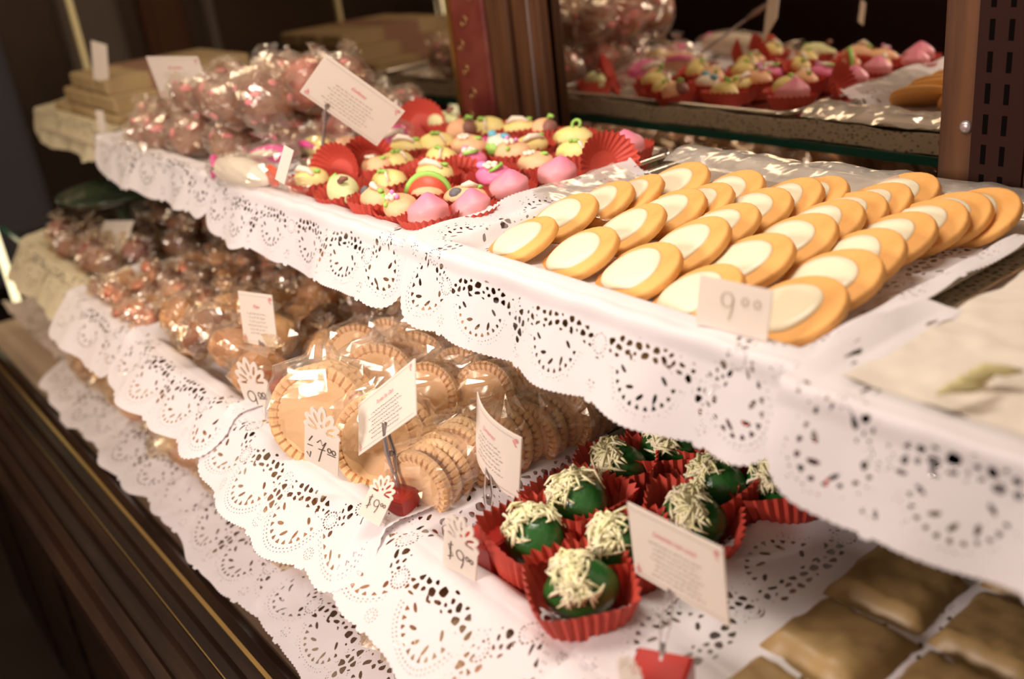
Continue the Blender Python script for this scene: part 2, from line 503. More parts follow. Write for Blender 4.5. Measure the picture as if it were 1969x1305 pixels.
PY = 3.25
pxs = [atY(q, 110, PY).x for q in (872, 938, 942, 982, 993, 1042)]
post(pxs[0], pxs[1], PY, 3.315, m_redpost, 'dark red post with gold scrolls, leftmost of the uprights behind the sweets', 'ornamented_post', extra=ex_orn)
post(pxs[2], pxs[3], PY, 3.315, m_post, 'plain red brown wooden post between the ornamented post and the metal striped one')
post(pxs[4], pxs[5], PY, 3.315, m_post, 'red brown wooden post with a pale metal strip down its face', extra=ex_strip)
post(-1.76, -1.05, 3.06, 3.315, m_post, 'broad dark wooden post with slotted standard and screw at the right', extra=ex_slots)

# ------------------------------------------------------------------ marching-squares sheets (lace, cut paper)


def march(F, xs, ys, pos, eps=1e-5):
    """mesh of the region F>0 on the grid xs*ys, F an array [iy][ix]; pos(x,y)->3-D"""
    ny, nx = F.shape
    F = np.where(np.abs(F) < eps, eps, F)
    verts = []; idx = {}; faces = []
    sgn = F > 0
    used = np.zeros((ny, nx), bool)
    c = sgn[:-1, :-1].astype(int) + sgn[:-1, 1:] * 2 + sgn[1:, 1:] * 4 + sgn[1:, :-1] * 8

    def vid(j, i):
        k = (j, i)
        if k not in idx:
            idx[k] = len(verts); verts.append((xs[i], ys[j]))
        return idx[k]

    def eid(j0, i0, j1, i1):
        k = (j0, i0, j1, i1) if (j0, i0) < (j1, i1) else (j1, i1, j0, i0)
        if k not in idx:
            a, b, cc, d = k
            f0, f1 = F[a, b], F[cc, d]; t = f0 / (f0 - f1)
            idx[k] = len(verts)
            verts.append((xs[b] + (xs[d] - xs[b]) * t, ys[a] + (ys[cc] - ys[a]) * t))
        return idx[k]
    js, is_ = np.nonzero(c)
    for j, i in zip(js.tolist(), is_.tolist()):
        m = c[j, i]
        if m == 15:
            faces.append((vid(j, i), vid(j, i + 1), vid(j + 1, i + 1), vid(j + 1, i))); continue
        cs = [(j, i), (j, i + 1), (j + 1, i + 1), (j + 1, i)]
        poly = []
        for k in range(4):
            a, b = cs[k], cs[(k + 1) % 4]
            ia, ib = bool(sgn[a]), bool(sgn[b])
            if ia: poly.append(vid(*a))
            if ia != ib: poly.append(eid(a[0], a[1], b[0], b[1]))
        if len(poly) >= 3: faces.append(tuple(poly))
    return [pos(x, y) for x, y in verts], faces


P0 = .40            # lobe period of the lace


def vor(x, y, g):
    """distance-like value to the walls of irregular cells of size g (positive deep in a cell)"""
    X, Y = x / g, y / g; ix, iy = np.floor(X), np.floor(Y)
    f1 = np.full(x.shape, 9.0); f2 = np.full(x.shape, 9.0)
    for dj in (-1, 0, 1):
        for di in (-1, 0, 1):
            cx_, cy_ = ix + di, iy + dj
            h = np.sin(cx_ * 127.1 + cy_ * 311.7) * 43758.5453; h -= np.floor(h)
            k = np.sin(cx_ * 269.5 + cy_ * 183.3) * 43758.5453; k -= np.floor(k)
            d = np.hypot(cx_ + .15 + .7 * h - X, cy_ + .15 + .7 * k - Y)
            f2 = np.minimum(f2, np.maximum(d, f1)); f1 = np.minimum(f1, d)
    return (f2 - f1) * g


def lace_f(s, t, Wd, Dd, seed=0, sc=1.0):
    """s,t grids (t=0 front edge). >0 = paper"""
    s = s / sc; t = t / sc; Wd /= sc; Dd /= sc
    Rc = .30
    nS = max(1, round((Wd - 2 * Rc) / P0)); pS = (Wd - 2 * Rc) / nS
    nT = max(1, round((Dd - 2 * Rc) / P0)); pT = (Dd - 2 * Rc) / nT
    dx = np.minimum(s, Wd - s); dy = np.minimum(t, Dd - t)
    corner = (dx < Rc) & (dy < Rc)
    th = np.arctan2(Rc - dy, Rc - dx)
    r = (np.abs(Rc - dx) ** 3.2 + np.abs(Rc - dy) ** 3.2) ** (1 / 3.2)
    horiz = dy <= dx
    d = np.where(corner, Rc - r, np.minimum(dx, dy))
    a = np.where(corner, th / (PI / 2), np.where(horiz, (s - Rc) / pS, (t - Rc) / pT))
    per = np.where(corner, np.maximum(r, .10) * PI / 2, np.where(horiz, pS, pT))
    cell = np.floor(a + 1e-6); fr = a - cell
    au = (fr - .5) * per
    au2 = np.where(fr > .5, (fr - 1) * per, fr * per)
    # outer edge: broad lobes, a small leaf lobe at the cusps, fine teeth
    lobe = .034 * np.sqrt(np.abs(np.sin(PI * fr)))
    leaf = .026 * np.clip(1 - (au2 / .035) ** 2, 0, 1)
    e = d - .040 + np.maximum(lobe, leaf) + .006 * np.abs(np.sin(PI * fr * 19))
    f = np.minimum(1.0, e)

    def hole(g, msk=True):
        nonlocal f
        f = np.minimum(f, np.where(msk, g, 1))
    dc = .175
    rr = np.hypot(au, d - dc); ph = np.arctan2(au, dc - d)

    def polar(R, n, rad, rr_, ph_, msk=True):
        q = ph_ / (2 * PI) * n; q = (q - np.round(q)) * (2 * PI / n) * R
        hole(np.hypot(rr_ - R, q) - rad, msk)
    out = np.abs(ph) < 1.45
    polar(.142, 62, .0032, rr, ph, out & (d > .02)); polar(.129, 54, .0036, rr, ph, out)
    # triangles along the inside of the dotted arc
    n = 24; q = ph / (2 * PI) * n; q = np.abs(q - np.round(q)) * (2 * PI / n) * rr
    hole(np.maximum(q - .010 * (rr - .094) / .020, np.abs(rr - .104) - .009), out)
    # swirling slots in the lobe
    n = 9; ps = ph + rr * 9; kk = np.round(ps / (2 * PI) * n); q = (ps / (2 * PI) * n - kk) * (2 * PI / n) * rr
    hole(np.hypot((rr - .070 - .006 * np.mod(kk, 3)) / 1.5, q * 1.1) - .0088, np.abs(ph) < 2.1)
    # crown of irregular polygons above the lobe, dipping to the edge at the cusps
    wv = .170 + .068 * np.sqrt(np.abs(np.sin(PI * fr)))
    band = .030 - np.abs(d - wv) + .006 * np.sin(au * 90)
    sup = (rr > .112) | (d > .19)
    g = vor(au * 1.0 + 3.1 + np.mod(cell, 3), d * 1.15 + 1.7, .034)
    hole(np.maximum(.0118 - g, -band), sup)
    # rosettes: a large one inside each cusp, a small one by the edge
    for yy, R1, n1, R2, n2, rim in ((.205, .032, 17, .020, 11, .042), (.070, .021, 12, .011, 7, .028)):
        r2 = np.hypot(au2, d - yy); p2 = np.arctan2(au2, d - yy)
        f = np.where(r2 < rim, np.minimum(e, 1.0), f)
        polar(R1, n1, .0040 if yy > .1 else .0032, r2, p2, r2 < rim); polar(R2, n2, .0030, r2, p2, r2 < rim)
    # tall pointed medallion on every second cusp
    med = (np.mod(np.where(fr > .5, cell + 1, cell), 2) == 1) & (~corner)
    ex = np.hypot(au2 / .52, (d - .165)); pe = np.arctan2(au2 / .52, d - .165)
    base = np.minimum(e, 1.0)
    q = pe / (2 * PI) * 40; q = (q - np.round(q)) * (2 * PI / 40) * ex
    ring = np.hypot(ex - .090, q) - .0034
    q = pe / (2 * PI) * 34; q = (q - np.round(q)) * (2 * PI / 34) * ex
    ring = np.minimum(ring, np.hypot(ex - .078, q) - .0030)
    pet = np.where(ex < .066, np.maximum(.0085 - vor(au2 + 7, d + 5, .030), ex - .066), 1)
    pet = np.where(pet < 0, -np.abs(pet), pet)
    f = np.where(med & (ex < .102), np.minimum(np.minimum(base, ring), pet), f)
    return f * sc


def gridaxis(L, band, fine, coarse, fine0=True, fine1=True):
    a = [0.0]
    while a[-1] < L - 1e-6:
        x = a[-1]
        st = fine if ((fine0 and x < band) or (fine1 and x > L - band)) else coarse
        a.append(min(L, x + st))
    return np.array(a)


def doily(x0, y0, zl, Wt, label, wl=.06, wr=.10, hang=.28, depth=.9, ang=1.2, lip=.05, wing=(.25, .25), m=None, fine=.0052, seed=0, back_lace=False, yfine=None, splay=.0, sc=1.0, group='lace paper doilies', wave=1.0, wallw=.06):
    """x0,y0 = front left corner of the tray rim; paper hangs over the front and out over both sides"""
    Wd, Dd = Wt + wl + wr, hang + depth + .0
    xs = gridaxis(Wd, .30, fine, .03); ys = gridaxis(Dd, .30, fine, .04, True, back_lace)
    if True:  # front band must be fine along its whole length, so refine the s axis everywhere
        xs = np.arange(0, Wd + fine * .5, fine)
    if yfine: ys = np.concatenate([np.arange(0, .3, fine), np.arange(.3, Dd, yfine)])
    t, s = np.meshgrid(ys, xs, indexing='ij')
    F = lace_f(s, t, Wd, Dd + (0 if back_lace else .6), seed, sc)
    rnd = random.Random(seed); ph = [rnd.uniform(0, 6.28) for _ in range(6)]
    # keep the mesh light: far inside the tray the paper is solid, merge later
    cs, sn = math.cos(ang), math.sin(ang)

    def pos(ss, tt):
        u = ss - wl; v = tt - hang
        e = -u if u < 0 else (u - Wt if u > Wt else 0.0); side = -1 if u < 0 else 1
        x, y, z = u, 0.0, 0.004
        if v < 0:
            a = -v; k = smooth(a / .09)
            y = -(a * (1 - k) + (a * cs + .035) * k) if a > 0 else 0
            y = -a * (1 - k) - k * (a * cs + .02); z = -(k * (a - .03) * sn) + .004
            am = a / max(hang, .1)
            y += wave * am * (.020 * math.sin(ss * 7 + ph[0]) + .012 * math.sin(ss * 17 + ph[1]))
            z += wave * am * .010 * math.sin(ss * 9 + ph[2])
            x += splay * (u / Wt - .5) * a
        else:
            y = v
            dd = min(smooth((v - .045) / wallw), smooth((u - .04) / wallw), smooth((Wt - u - .04) / wallw))
            z = .006 - lip * dd
        if e > 0:
            wz = wing[0] if side < 0 else wing[1]
            k = 1 if v > 0 else 1 - smooth(-v / .12)
            z += wz * e * k + .012 * math.sin(tt * 11 + ph[3]) * min(1, e / .08) * k
            x -= side * e * (1 - math.cos(math.atan(wz))) * k
        z += .0025 * math.sin(ss * 31 + ph[4]) * math.sin(tt * 27 + ph[5])
        return (x, y, z)
    vs, fs = march(F, xs, ys, pos)
    return tag(MB().add(vs, fs).build('paper_doily', m or m_doily, loc=(x0, y0, zl)), label, 'doily', group)


# ------------------------------------------------------------------ trays


def tray(x0, x1, y0, y1, zl, m, label, depth=.07, name='baking_tray', rc=.09, lipw=.03):
    cx_, cy_ = (x0 + x1) / 2, (y0 + y1) / 2; hx, hy = (x1 - x0) / 2, (y1 - y0) / 2
    pr = [(-.10, -depth), (-.07, -depth), (-.055, -depth * .8), (-lipw - .005, -.006), (-lipw, 0), (-.006, 0), (0, -.004), (.001, -.016), (-.008, -.018), (-lipw - .004, -.018), (-.06, -depth * .85), (-.075, -depth - .008), (-.10, -depth - .008)]
    loop = []
    nseg = 6

    def ring(off, z):
        r = max(rc + off, .01); out = []
        for q, (sx, sy) in enumerate(((1, 1), (-1, 1), (-1, -1), (1, -1))):
            for k in range(nseg + 1):
                a = PI / 2 * q + PI / 2 * k / nseg
                out.append((sx * (hx - rc) + r * math.cos(a), sy * (hy - rc) + r * math.sin(a), z))
        return out
    n = 4 * (nseg + 1); vs = []
    for off, z in pr: vs += ring(off, z)
    fs = []
    for i in range(len(pr) - 1):
        for k in range(n):
            a, b = i * n + k, i * n + (k + 1) % n
            fs.append((a, a + n, b + n, b))
    fs.append(tuple(range(n))); fs.append(tuple(range((len(pr) - 1) * n, len(pr) * n))[::-1])
    mb = MB().add([(x, y, z + depth + .008) for x, y, z in vs], fs)
    return tag(mb.build(name, m, loc=(cx_, cy_, zl - depth - .008)), label, 'tray')


tray(-8.12, -6.42, 1.80, 2.96, UP, m_steel, 'steel tray under the stacked cream bars at the far end of the upper shelf')
tray(-6.22, -4.50, 1.68, 2.98, UP, m_steel, 'steel tray of rose coloured wrapped sweets on the upper shelf')
tray(-4.42, -2.84, 1.66, 2.98, UP, m_steel, 'silver baking tray full of marzipan fruits in red cups on the upper shelf')
tray(-2.74, -1.24, 1.66, 2.99, UP, m_steel, 'steel baking tray of iced oval biscuits on the upper shelf')
tray(-1.16, .40, 1.60, 2.99, UP, m_steel, 'blurred tray under pale wrapping paper at the right end of the upper shelf')
m_whitetray = mat('white_tray', (.80, .72, .66), .4)
tray(-7.10, -5.78, 1.26, 2.70, LOW, m_whitetray, 'tray of wine red wrapped sweets at the far end of the lower shelf', name='sweet_tray')
tray(-5.68, -4.72, 1.18, 2.70, LOW, m_whitetray, 'tray of golden wrapped sweets on the lower shelf', name='sweet_tray')
tray(-4.64, -3.52, 1.17, 2.70, LOW, m_gold, 'gold edged tray of brown wrapped sweets on the lower shelf', name='sweet_tray')
tray(-3.44, -2.42, 1.17, 2.70, LOW, m_gold, 'gold edged tray of wrapped crimped biscuits on the lower shelf', name='sweet_tray')
tray(-2.32, -1.53, 1.17, 2.50, LOW, m_steel, 'steel tray of coconut filled limes on the lower shelf')
tray(-1.47, -.10, 1.17, 2.50, LOW, m_steel, 'steel tray under the wax paper parcels at the right of the lower shelf')

# upper shelf doilies (left to right)
doily(-8.12, 1.80, UP, 1.70, 'cream lace doily hanging under the stacked bars at the far left of the upper shelf', .1, .06, .26, .45, 1.15, m=m_doily2, seed=1, fine=.009)
doily(-6.22, 1.68, UP, 1.72, 'greyish white lace doily hanging below the rose coloured wrapped sweets', .08, .05, .26, .35, 1.15, seed=2, fine=.0065)
doily(-4.42, 1.66, UP, 1.58, 'white lace doily hanging below the marzipan fruits in red cups', .10, .06, .29, .35, 1.12, seed=3, sc=.82)
doily(-2.74, 1.66, UP, 1.50, 'white lace doily hanging below the iced oval biscuits', .07, .02, .31, 1.0, 1.22, seed=5, wing=(.5, -.1), sc=.85, yfine=.009)
doily(-1.16, 1.60, UP, 1.40, 'blurred white doily hanging at the right end of the upper shelf', .08, .05, .30, .5, 1.25, seed=6, fine=.007, sc=.9)
# lower shelf doilies
doily(-7.10, 1.26, LOW, 1.32, 'yellowish doily drooping from the wine red wrapped sweets', .12, .05, .30, .5, .9, m=m_doily2, seed=11, fine=.009)
doily(-5.68, 1.18, LOW, .96, 'blurred white doily hanging below the golden wrapped sweets', .10, .07, .30, .7, .75, seed=12, fine=.007)
doily(-4.64, 1.17, LOW, 1.12, 'white doily hanging below the brown wrapped sweets and price tag', .10, .08, .28, 1.1, .62, seed=13, wing=(.35, .2), yfine=.009)
doily(-3.44, 1.17, LOW, 1.02, 'sharp white lace doily hanging below the wrapped crimped biscuits', .12, .10, .32, 1.3, .62, seed=14, wing=(.3, .35), fine=.0045, yfine=.007)
doily(-2.32, 1.17, LOW, .78, 'white lace doily spread in front of the limes in red cups', .16, .06, .32, .8, .55, seed=15, wing=(.35, .1), fine=.0045, yfine=.007)
doily(-1.46, 1.17, LOW + .004, .50, 'white lace doily lying along the right side of the lime tray', .10, .10, .30, 1.35, .45, seed=16, wing=(.10, -.2), fine=.005, lip=.0, yfine=.007)
# bottom deck doilies
for i, (x0, lab) in enumerate(((-6.3, 'dim doily on the bottom deck nearest the far corner of the case'), (-5.25, 'dim doily on the bottom deck, second from the far corner'),
                               (-4.2, 'dim lace doily on the bottom deck, third from the far corner'), (-3.15, 'lace doily on the bottom deck below the crimped biscuits'),
                               (-2.1, 'lace doily on the bottom deck nearest the camera'))):
    doily(x0, 1.16, BOT + .10 + .003 * i, .97, lab, .16, .16, .27, .5, .36, seed=20 + i, fine=.006, wing=(.0, .0), lip=.03)

# ------------------------------------------------------------------ marzipan fruits in red paper cups


def cup_mesh(rb, rt, h, nfl, name='paper_cup', sq=0., amp=.05):
    n = nfl * 4; prof = []
    rows = 6; vs = []; fs = []
    for i in range(rows + 1):
        t_ = i / rows; r0 = rb + (rt - rb) * t_ ** .8; z = h * t_
        for k in range(n):
            a = 2 * PI * k / n
            tri = abs(((k / 4.0) % 1) * 2 - 1)
            r = r0 * (1 + amp * (tri - .5) * (.5 + t_))
            if sq: r *= 1 + sq * t_ * (abs(math.cos(2 * a)) - .5) * -1
            zz = z + (.010 * (tri - .5) if i == rows else 0)
            vs.append((r * math.cos(a), r * math.sin(a), zz))
    for i in range(rows):
        for k in range(n):
            a, b = i * n + k, i * n + (k + 1) % n
            fs.append((a, b, b + n, a + n))
    fs.append(tuple(range(n))[::-1])
    mb = MB().add(vs, fs)
    return mb.mesh(name, m_cup, False)


CUP = cup_mesh(.062, .108, .094, 26)
CUP_OPEN = cup_mesh(.060, .125, .060, 30)
CUP_LIME = cup_mesh(.088, .152, .180, 34, sq=.22, amp=.06)


def link(me, parent, name='paper_cup', z=0):
    o = bpy.data.objects.new(name, me); COL.objects.link(o); o.parent = parent; o.location = (0, 0, z * U)
    return o


def lump(r, seed, amp=.08, n=22, peak=0):
    """soft hand shaped body"""
    mb = MB(); nz = 12; pr = []
    for i in range(nz + 1):
        a = PI * i / nz
        pr.append((max(math.sin(a), .02), -math.cos(a)))

    def fn(p, a, rr, z):
        q = V3((p.x * r[0], p.y * r[1], p.z * r[2]))
        d = 1 + amp * noise.noise(p * 1.6 + V3((seed * 3.7, seed, 0)))
        q *= d
        if peak and z > .3:
            k = (z - .3) / .7; q.z += peak * k ** 7; q.x += .015 * k * k; q.x *= 1 + .18 * math.sin(PI * k); q.y *= 1 + .18 * math.sin(PI * k)
        return q
    return mb.lathe(pr, n, fn)


def fruit(kind, seed):
    """marzipan fruit standing in its cup; origin at the cup's base"""
    rnd = random.Random(seed * 7 + 3)
    t = thing('marzipan_fruit', '', 'sweet', (0, 0, 0))
    link(CUP, t)
    c = V3((0, 0, .086)); sh = Matrix.Translation(c)

    def put(mb, name, m, off=(0, 0, 0)):
        mb.v = [tuple(V3(v) + c + V3(off)) for v in mb.v]
        return mb.build(name, m, t)
    if kind == 'pink':
        put(lump((.078, .072, .060), seed, .05, peak=.026), 'fruit_body', m_pinkgrad)
        put(MB().tube([(-.02, .05, .03), (0, .03, .055), (.02, -.02, .06)], [.004, .009, .004]), 'crease', m_pinkd)
    elif kind == 'yellow':
        put(lump((.085, .062, .058), seed, .08), 'fruit_body', m_yellow)
        put(MB().tube([(.02, -.02, .055), (.03, -.045, .05), (.045, -.06, .02)], [.006, .006, .004]), 'flower_stem', m_white)
        put(MB().ball((.012, -.03, .058), (.016, .012, .008)).ball((-.008, -.03, .06), (.012, .014, .008)), 'leaf', m_leaf)
    elif kind == 'curl':
        put(lump((.09, .06, .05), seed, .08), 'fruit_body', m_yellow)
        put(MB().tube([(.03 + .019 * math.cos(a), .014 * math.sin(a), .060 + .014 * math.sin(a)) for a in [q * .45 - .8 for q in range(12)]], .0060), 'green_curl', m_leaf)
    elif kind == 'green':
        put(lump((.090, .060, .055), seed, .05), 'fruit_body', m_green)
        put(MB().ball((.085, 0, .0), (.022, .03, .028)), 'tail', m_green)
        put(MB().tube([(.05, -.01, .05), (.07, 0, .062), (.075, .02, .06)], [.010, .012, .006]), 'brown_stalk', m_brown)
        put(MB().tube([(-.08, -.03, .0), (-.075, -.02, .03), (-.055, 0, .05)], [.006, .010, .005]), 'leaf', m_leaf)
    elif kind == 'peach':
        put(lump((.085, .065, .055), seed, .08), 'fruit_body', m_peach)
        mb = MB()
        for k in range(6): mb.ball((-.01 + .018 * math.cos(k * 1.1), -.02 + .018 * math.sin(k * 1.1), .056), (.013, .011, .009), 8)
        put(mb, 'white_flower', m_white)
        put(MB().ball((.05, .0, .048), (.020, .012, .008)), 'leaf', m_leaf)
    elif kind == 'basket':
        put(lump((.088, .066, .050), seed, .06), 'fruit_body', m_peach)
        mb = MB()
        for k in range(4): mb.ball((.01 + .015 * math.cos(k * 1.6), -.03 + .015 * math.sin(k * 1.6), .054), .011, 8)
        put(mb, 'white_berries', m_white)
        put(MB().ball((-.005, -.022, .066), .010, 8).ball((.03, -.01, .056), .010, 8), 'pink_berries', m_lilac)
        mb = MB()                                                 # ribbed leaf
        vs = []
        for i in range(9):
            t_ = i / 8; wd = .030 * math.sin(PI * min(1, t_ * .9 + .08))
            for q in (-1, -.5, 0, .5, 1): vs.append((-.07 + q * wd, -.055 + .012 * q * q, .045 - .06 * t_ + .006 * (i % 2) + .004 * abs(q)))
        vs2 = [(x, y - .006, z) for x, y, z in vs]
        fs = []
        for i in range(8):
            for q in range(4):
                a = i * 5 + q; fs.append((a, a + 1, a + 6, a + 5)); a += 45; fs.append((a, a + 5, a + 6, a + 1))
        mb.add(vs + vs2, fs)
        put(mb, 'leaf', m_leaf)
        put(MB().ball((.02, -.058, .03), .010, 8), 'green_berry', m_leaf)
    elif kind == 'melon':
        mb = MB(); seg = 16; vs = []; fs = []
        for i in range(seg + 1):
            a = PI * i / seg
            for y in (-.022, .022): vs += [(.075 * math.cos(a), y, .078 * math.sin(a) - .02), (.0, y, -.02)]
        for i in range(seg):
            a = i * 4; fs += [(a, a + 4, a + 5, a + 1), (a + 2, a + 3, a + 7, a + 6), (a, a + 2, a + 6, a + 4)]
        mb.add(vs, fs); put(mb, 'red_flesh', m_redfr)
        put(MB().tube([(.080 * math.cos(PI * i / 12), 0, .083 * math.sin(PI * i / 12) - .02) for i in range(13)], .013), 'green_rind', m_leaf)
        put(lump((.07, .05, .035), seed, .05), 'fruit_body', m_peach, (0, 0, -.01))
    elif kind == 'stripe':
        put(lump((.088, .060, .050), seed, .05), 'fruit_body', m_peach)
        put(MB().ball((-.028, -.035, .022), (.030, .018, .026)), 'dark_patch', m_grey)
        put(MB().tube([(-.01, -.02, .052), (.02, -.02, .060), (.05, -.01, .050)], [.006, .013, .006]), 'white_leaf', m_white)
        put(MB().ball((.055, .0, .045), (.014, .012, .008)), 'leaf', m_leaf)
    elif kind == 'flower':
        put(lump((.080, .066, .045), seed, .05), 'fruit_body', m_pinkd if seed % 2 else m_white)
        mb = MB()
        for k in range(5): mb.ball((.02 * math.cos(k * 1.26), .02 * math.sin(k * 1.26) - .01, .050), (.015, .013, .009), 8)
        put(mb, 'white_petals', m_white)
        put(MB().ball((-.045, -.01, .042), (.028, .022, .014)), 'lilac_petal', m_lilac)
        put(MB().tube([(.02, -.04, .035), (.045, -.03, .05), (.05, 0, .055), (.03, .02, .05)], .0075), 'leaf', m_leaf)
    elif kind == 'blue':
        put(lump((.080, .060, .045), seed, .05), 'fruit_body', m_white)
        put(MB().ball((-.03, -.01, .045), (.025, .02, .018)).ball((.045, .0, .042), (.028, .018, .015)), 'blue_petals', m_blue)
        put(MB().ball((-.055, -.04, .02), .018), 'pink_berry', m_mag)
    elif kind == 'cream':
        put(lump((.080, .060, .050), seed, .05), 'fruit_body', m_yellow)
        put(MB().tube([(-.05, -.03, .04), (-.02, -.035, .055), (.02, -.03, .05), (.05, -.035, .035)], [.008, .014, .012, .006]), 'white_leaf', m_white)
        put(MB().ball((.05, -.01, .045), (.016, .012, .007)), 'leaf', m_leaf)
    elif kind == 'plum':
        put(lump((.070, .064, .060), seed, .05), 'fruit_body', m_peach)
        put(MB().ball((.05, -.005, .015), (.034, .04, .04)), 'brown_cheek', m_brown)
        put(MB().tube([(.03, 0, .055), (.05, .0, .072), (.075, 0, .066)], [.006, .01, .008]), 'leaf', m_leaf)
    return t


DESC = dict(pink='pink peaked marzipan fruit', yellow='yellow marzipan fruit with white stem', curl='yellow marzipan fruit with a green curl', green='pale green marzipan pear with brown stalk',
            peach='peach marzipan fruit with white blossom', basket='peach marzipan fruit with ribbed leaf', melon='red marzipan melon slice',
            stripe='peach marzipan with dark patch', flower='marzipan fruit with lilac and white petals', blue='white marzipan with blue petals',
            cream='yellow marzipan fruit with a cream leaf', plum='peach marzipan fruit with a brown cheek')
PROTO = {k: fruit(k, i + 1) for i, k in enumerate(DESC)}
FR = [  # pixel of the fruit's middle in the photograph, kind, yaw, tilt, words; stands on the tray floor
    (600, 348, 'cream', .3, 'at the front left corner of the tray'), (664, 368, 'green', -.3, 'second in the front row beside the left corner'),
    (722, 390, 'stripe', -.3, 'in the front row beside the green pear'), (772, 398, 'basket', -.4, 'in the front row behind the hanging lace'),
    (826, 418, 'pink', 0, 'at the front right corner of the tray'),
    (752, 352, 'yellow', .4, 'in the second row left of the melon slice'), (820, 372, 'melon', .85, 'leaning behind the front row'),
    (893, 382, 'stripe', .7, 'between the melon slice and the right hand row'), (911, 403, 'pink', .4, 'second from the front in the right hand row'),
    (983, 366, 'pink', .8, 'third from the front in the right hand row'), (1068, 340, 'pink', 1.0, 'fourth from the front in the right hand row'),
    (1211, 290, 'pink', -.6, 'alone at the far right corner of the tray'),
    (832, 338, 'cream', .5, 'beside the empty upright cups'), (950, 337, 'flower', .2, 'left of the pink ones'),
    (1032, 318, 'peach', .3, 'behind the third pink one'), (1108, 300, 'yellow', .7, 'beside the fanned empty cup at the right'),
    (760, 318, 'yellow', 1.2, 'in the third row near the left'), (905, 312, 'flower', -.4, 'in the third row near the middle'), (985, 298, 'basket', .3, 'in the third row at its right end'),
    (845, 306, 'yellow', .2, 'in the third row, left of the lilac one'), (960, 275, 'blue', .1, 'behind the third row, in the middle'), (1020, 284, 'cream', 1.4, 'behind the third row, right of the blue one'),
    (1045, 253, 'plum', .0, 'in the back row near the right'), (1105, 268, 'curl', .4, 'in the back row at its right end'), (900, 283, 'peach', .5, 'in the fourth row, near the middle'),
    (840, 283, 'yellow', .9, 'in the fourth row, left of the middle'), (780, 290, 'cream', .6, 'in the fourth row near the left'), (945, 252, 'yellow', .2, 'in the back row, near the middle'),
    (1000, 252, 'cream', .8, 'in the back row, left of the plum'), (890, 258, 'plum', .4, 'in the back row, left of the middle'), (850, 235, 'green', .4, 'in the back row beside the open cup'),
    (725, 325, 'peach', .1, 'beside the two open cups at the left')]
rnd = random.Random(5)
ZF = UP - .062
for x, y, k, yaw, words in FR:
    p = at(x, y, UP + .02)
    inst(PROTO[k], (p.x, p.y, ZF), DESC[k].replace('marzipan fruit with a', 'marzipan with a') + ', ' + words, 'marzipan fruits in red cups', (rnd.uniform(-.12, .12), rnd.uniform(-.1, .1), yaw), rnd.uniform(.95, 1.08))
# empty cups standing on edge or fanned
EC = [(642, 322, 1.25, -.1, 'empty red cup standing on edge behind the pale green pear'), (700, 305, 1.3, .25, 'taller empty red cup on edge behind the yellow fruits'),
      (1150, 308, 1.2, .7, 'empty red cup fanned open beside the far right pink fruit'), (800, 232, 1.2, .3, 'empty red cup on edge at the back left of the tray'),
      (870, 322, .6, .9, 'empty red cup tilted behind the right hand row'), (800, 325, .5, .2, 'empty red cup lying tilted in the middle of the tray')]
cp = thing('empty_paper_cup', '', 'paper cup'); link(CUP_OPEN, cp, 'pleated_wall')
for x, y, tl, yw, lab in EC:
    p = at(x, y, UP + .05)
    inst(cp, (p.x, p.y + .03, UP + .02 if tl > 1 else ZF + .02), lab, 'empty red cups', Matrix.Rotation(yw + .6, 3, 'Z') @ Matrix.Rotation(tl, 3, 'X'), 1.0)

# ------------------------------------------------------------------ iced oval biscuits


def biscuit(seed):
    t = thing('iced_biscuit', '', 'biscuit'); h = .030
    n = 60; a_, b_ = .150, .128

    def outline(k, sc=1, ridge=1):
        a = 2 * PI * k / n
        r = 1 + .012 * math.cos(2 * a + seed) + ridge * .006 * (k % 2)
        y = max(b_ * math.sin(a) * r, -b_ * .93)
        return (a_ * math.cos(a) * r * sc, y * sc)
    vs = []
    for sc, z in ((.94, 0), (1, .006), (1, h - .008), (.985, h - .002), (.95, h), (.3, h)):
        for k in range(n):
            x, y = outline(k, sc); vs.append((x, y, z))
    fs = [tuple(range(n))[::-1], tuple(range(5 * n, 6 * n))]
    for i in range(5):
        for k in range(n): a, b = i * n + k, i * n + (k + 1) % n; fs.append((a, b, b + n, a + n))
    MB().add(vs, fs).build('biscuit_base', m_biscuit, t)
    mb = MB(); vs = []
    for sc, z in ((.70, h - .002), (.70, h + .003), (.66, h + .009), (.5, h + .011), (.1, h + .011)):
        for k in range(n):
            x, y = outline(k, sc, 0); q = 1 + .03 * math.sin(3 * 2 * PI * k / n + seed * 2)
            vs.append((x * q - .018, y * q + .004, z))
    fs = [tuple(range(4 * n, 5 * n))]
    for i in range(4):
        for k in range(n): a, b = i * n + k, i * n + (k + 1) % n; fs.append((a, b, b + n, a + n))
    mb.add(vs, fs).build('icing', m_icing, t)
    return t


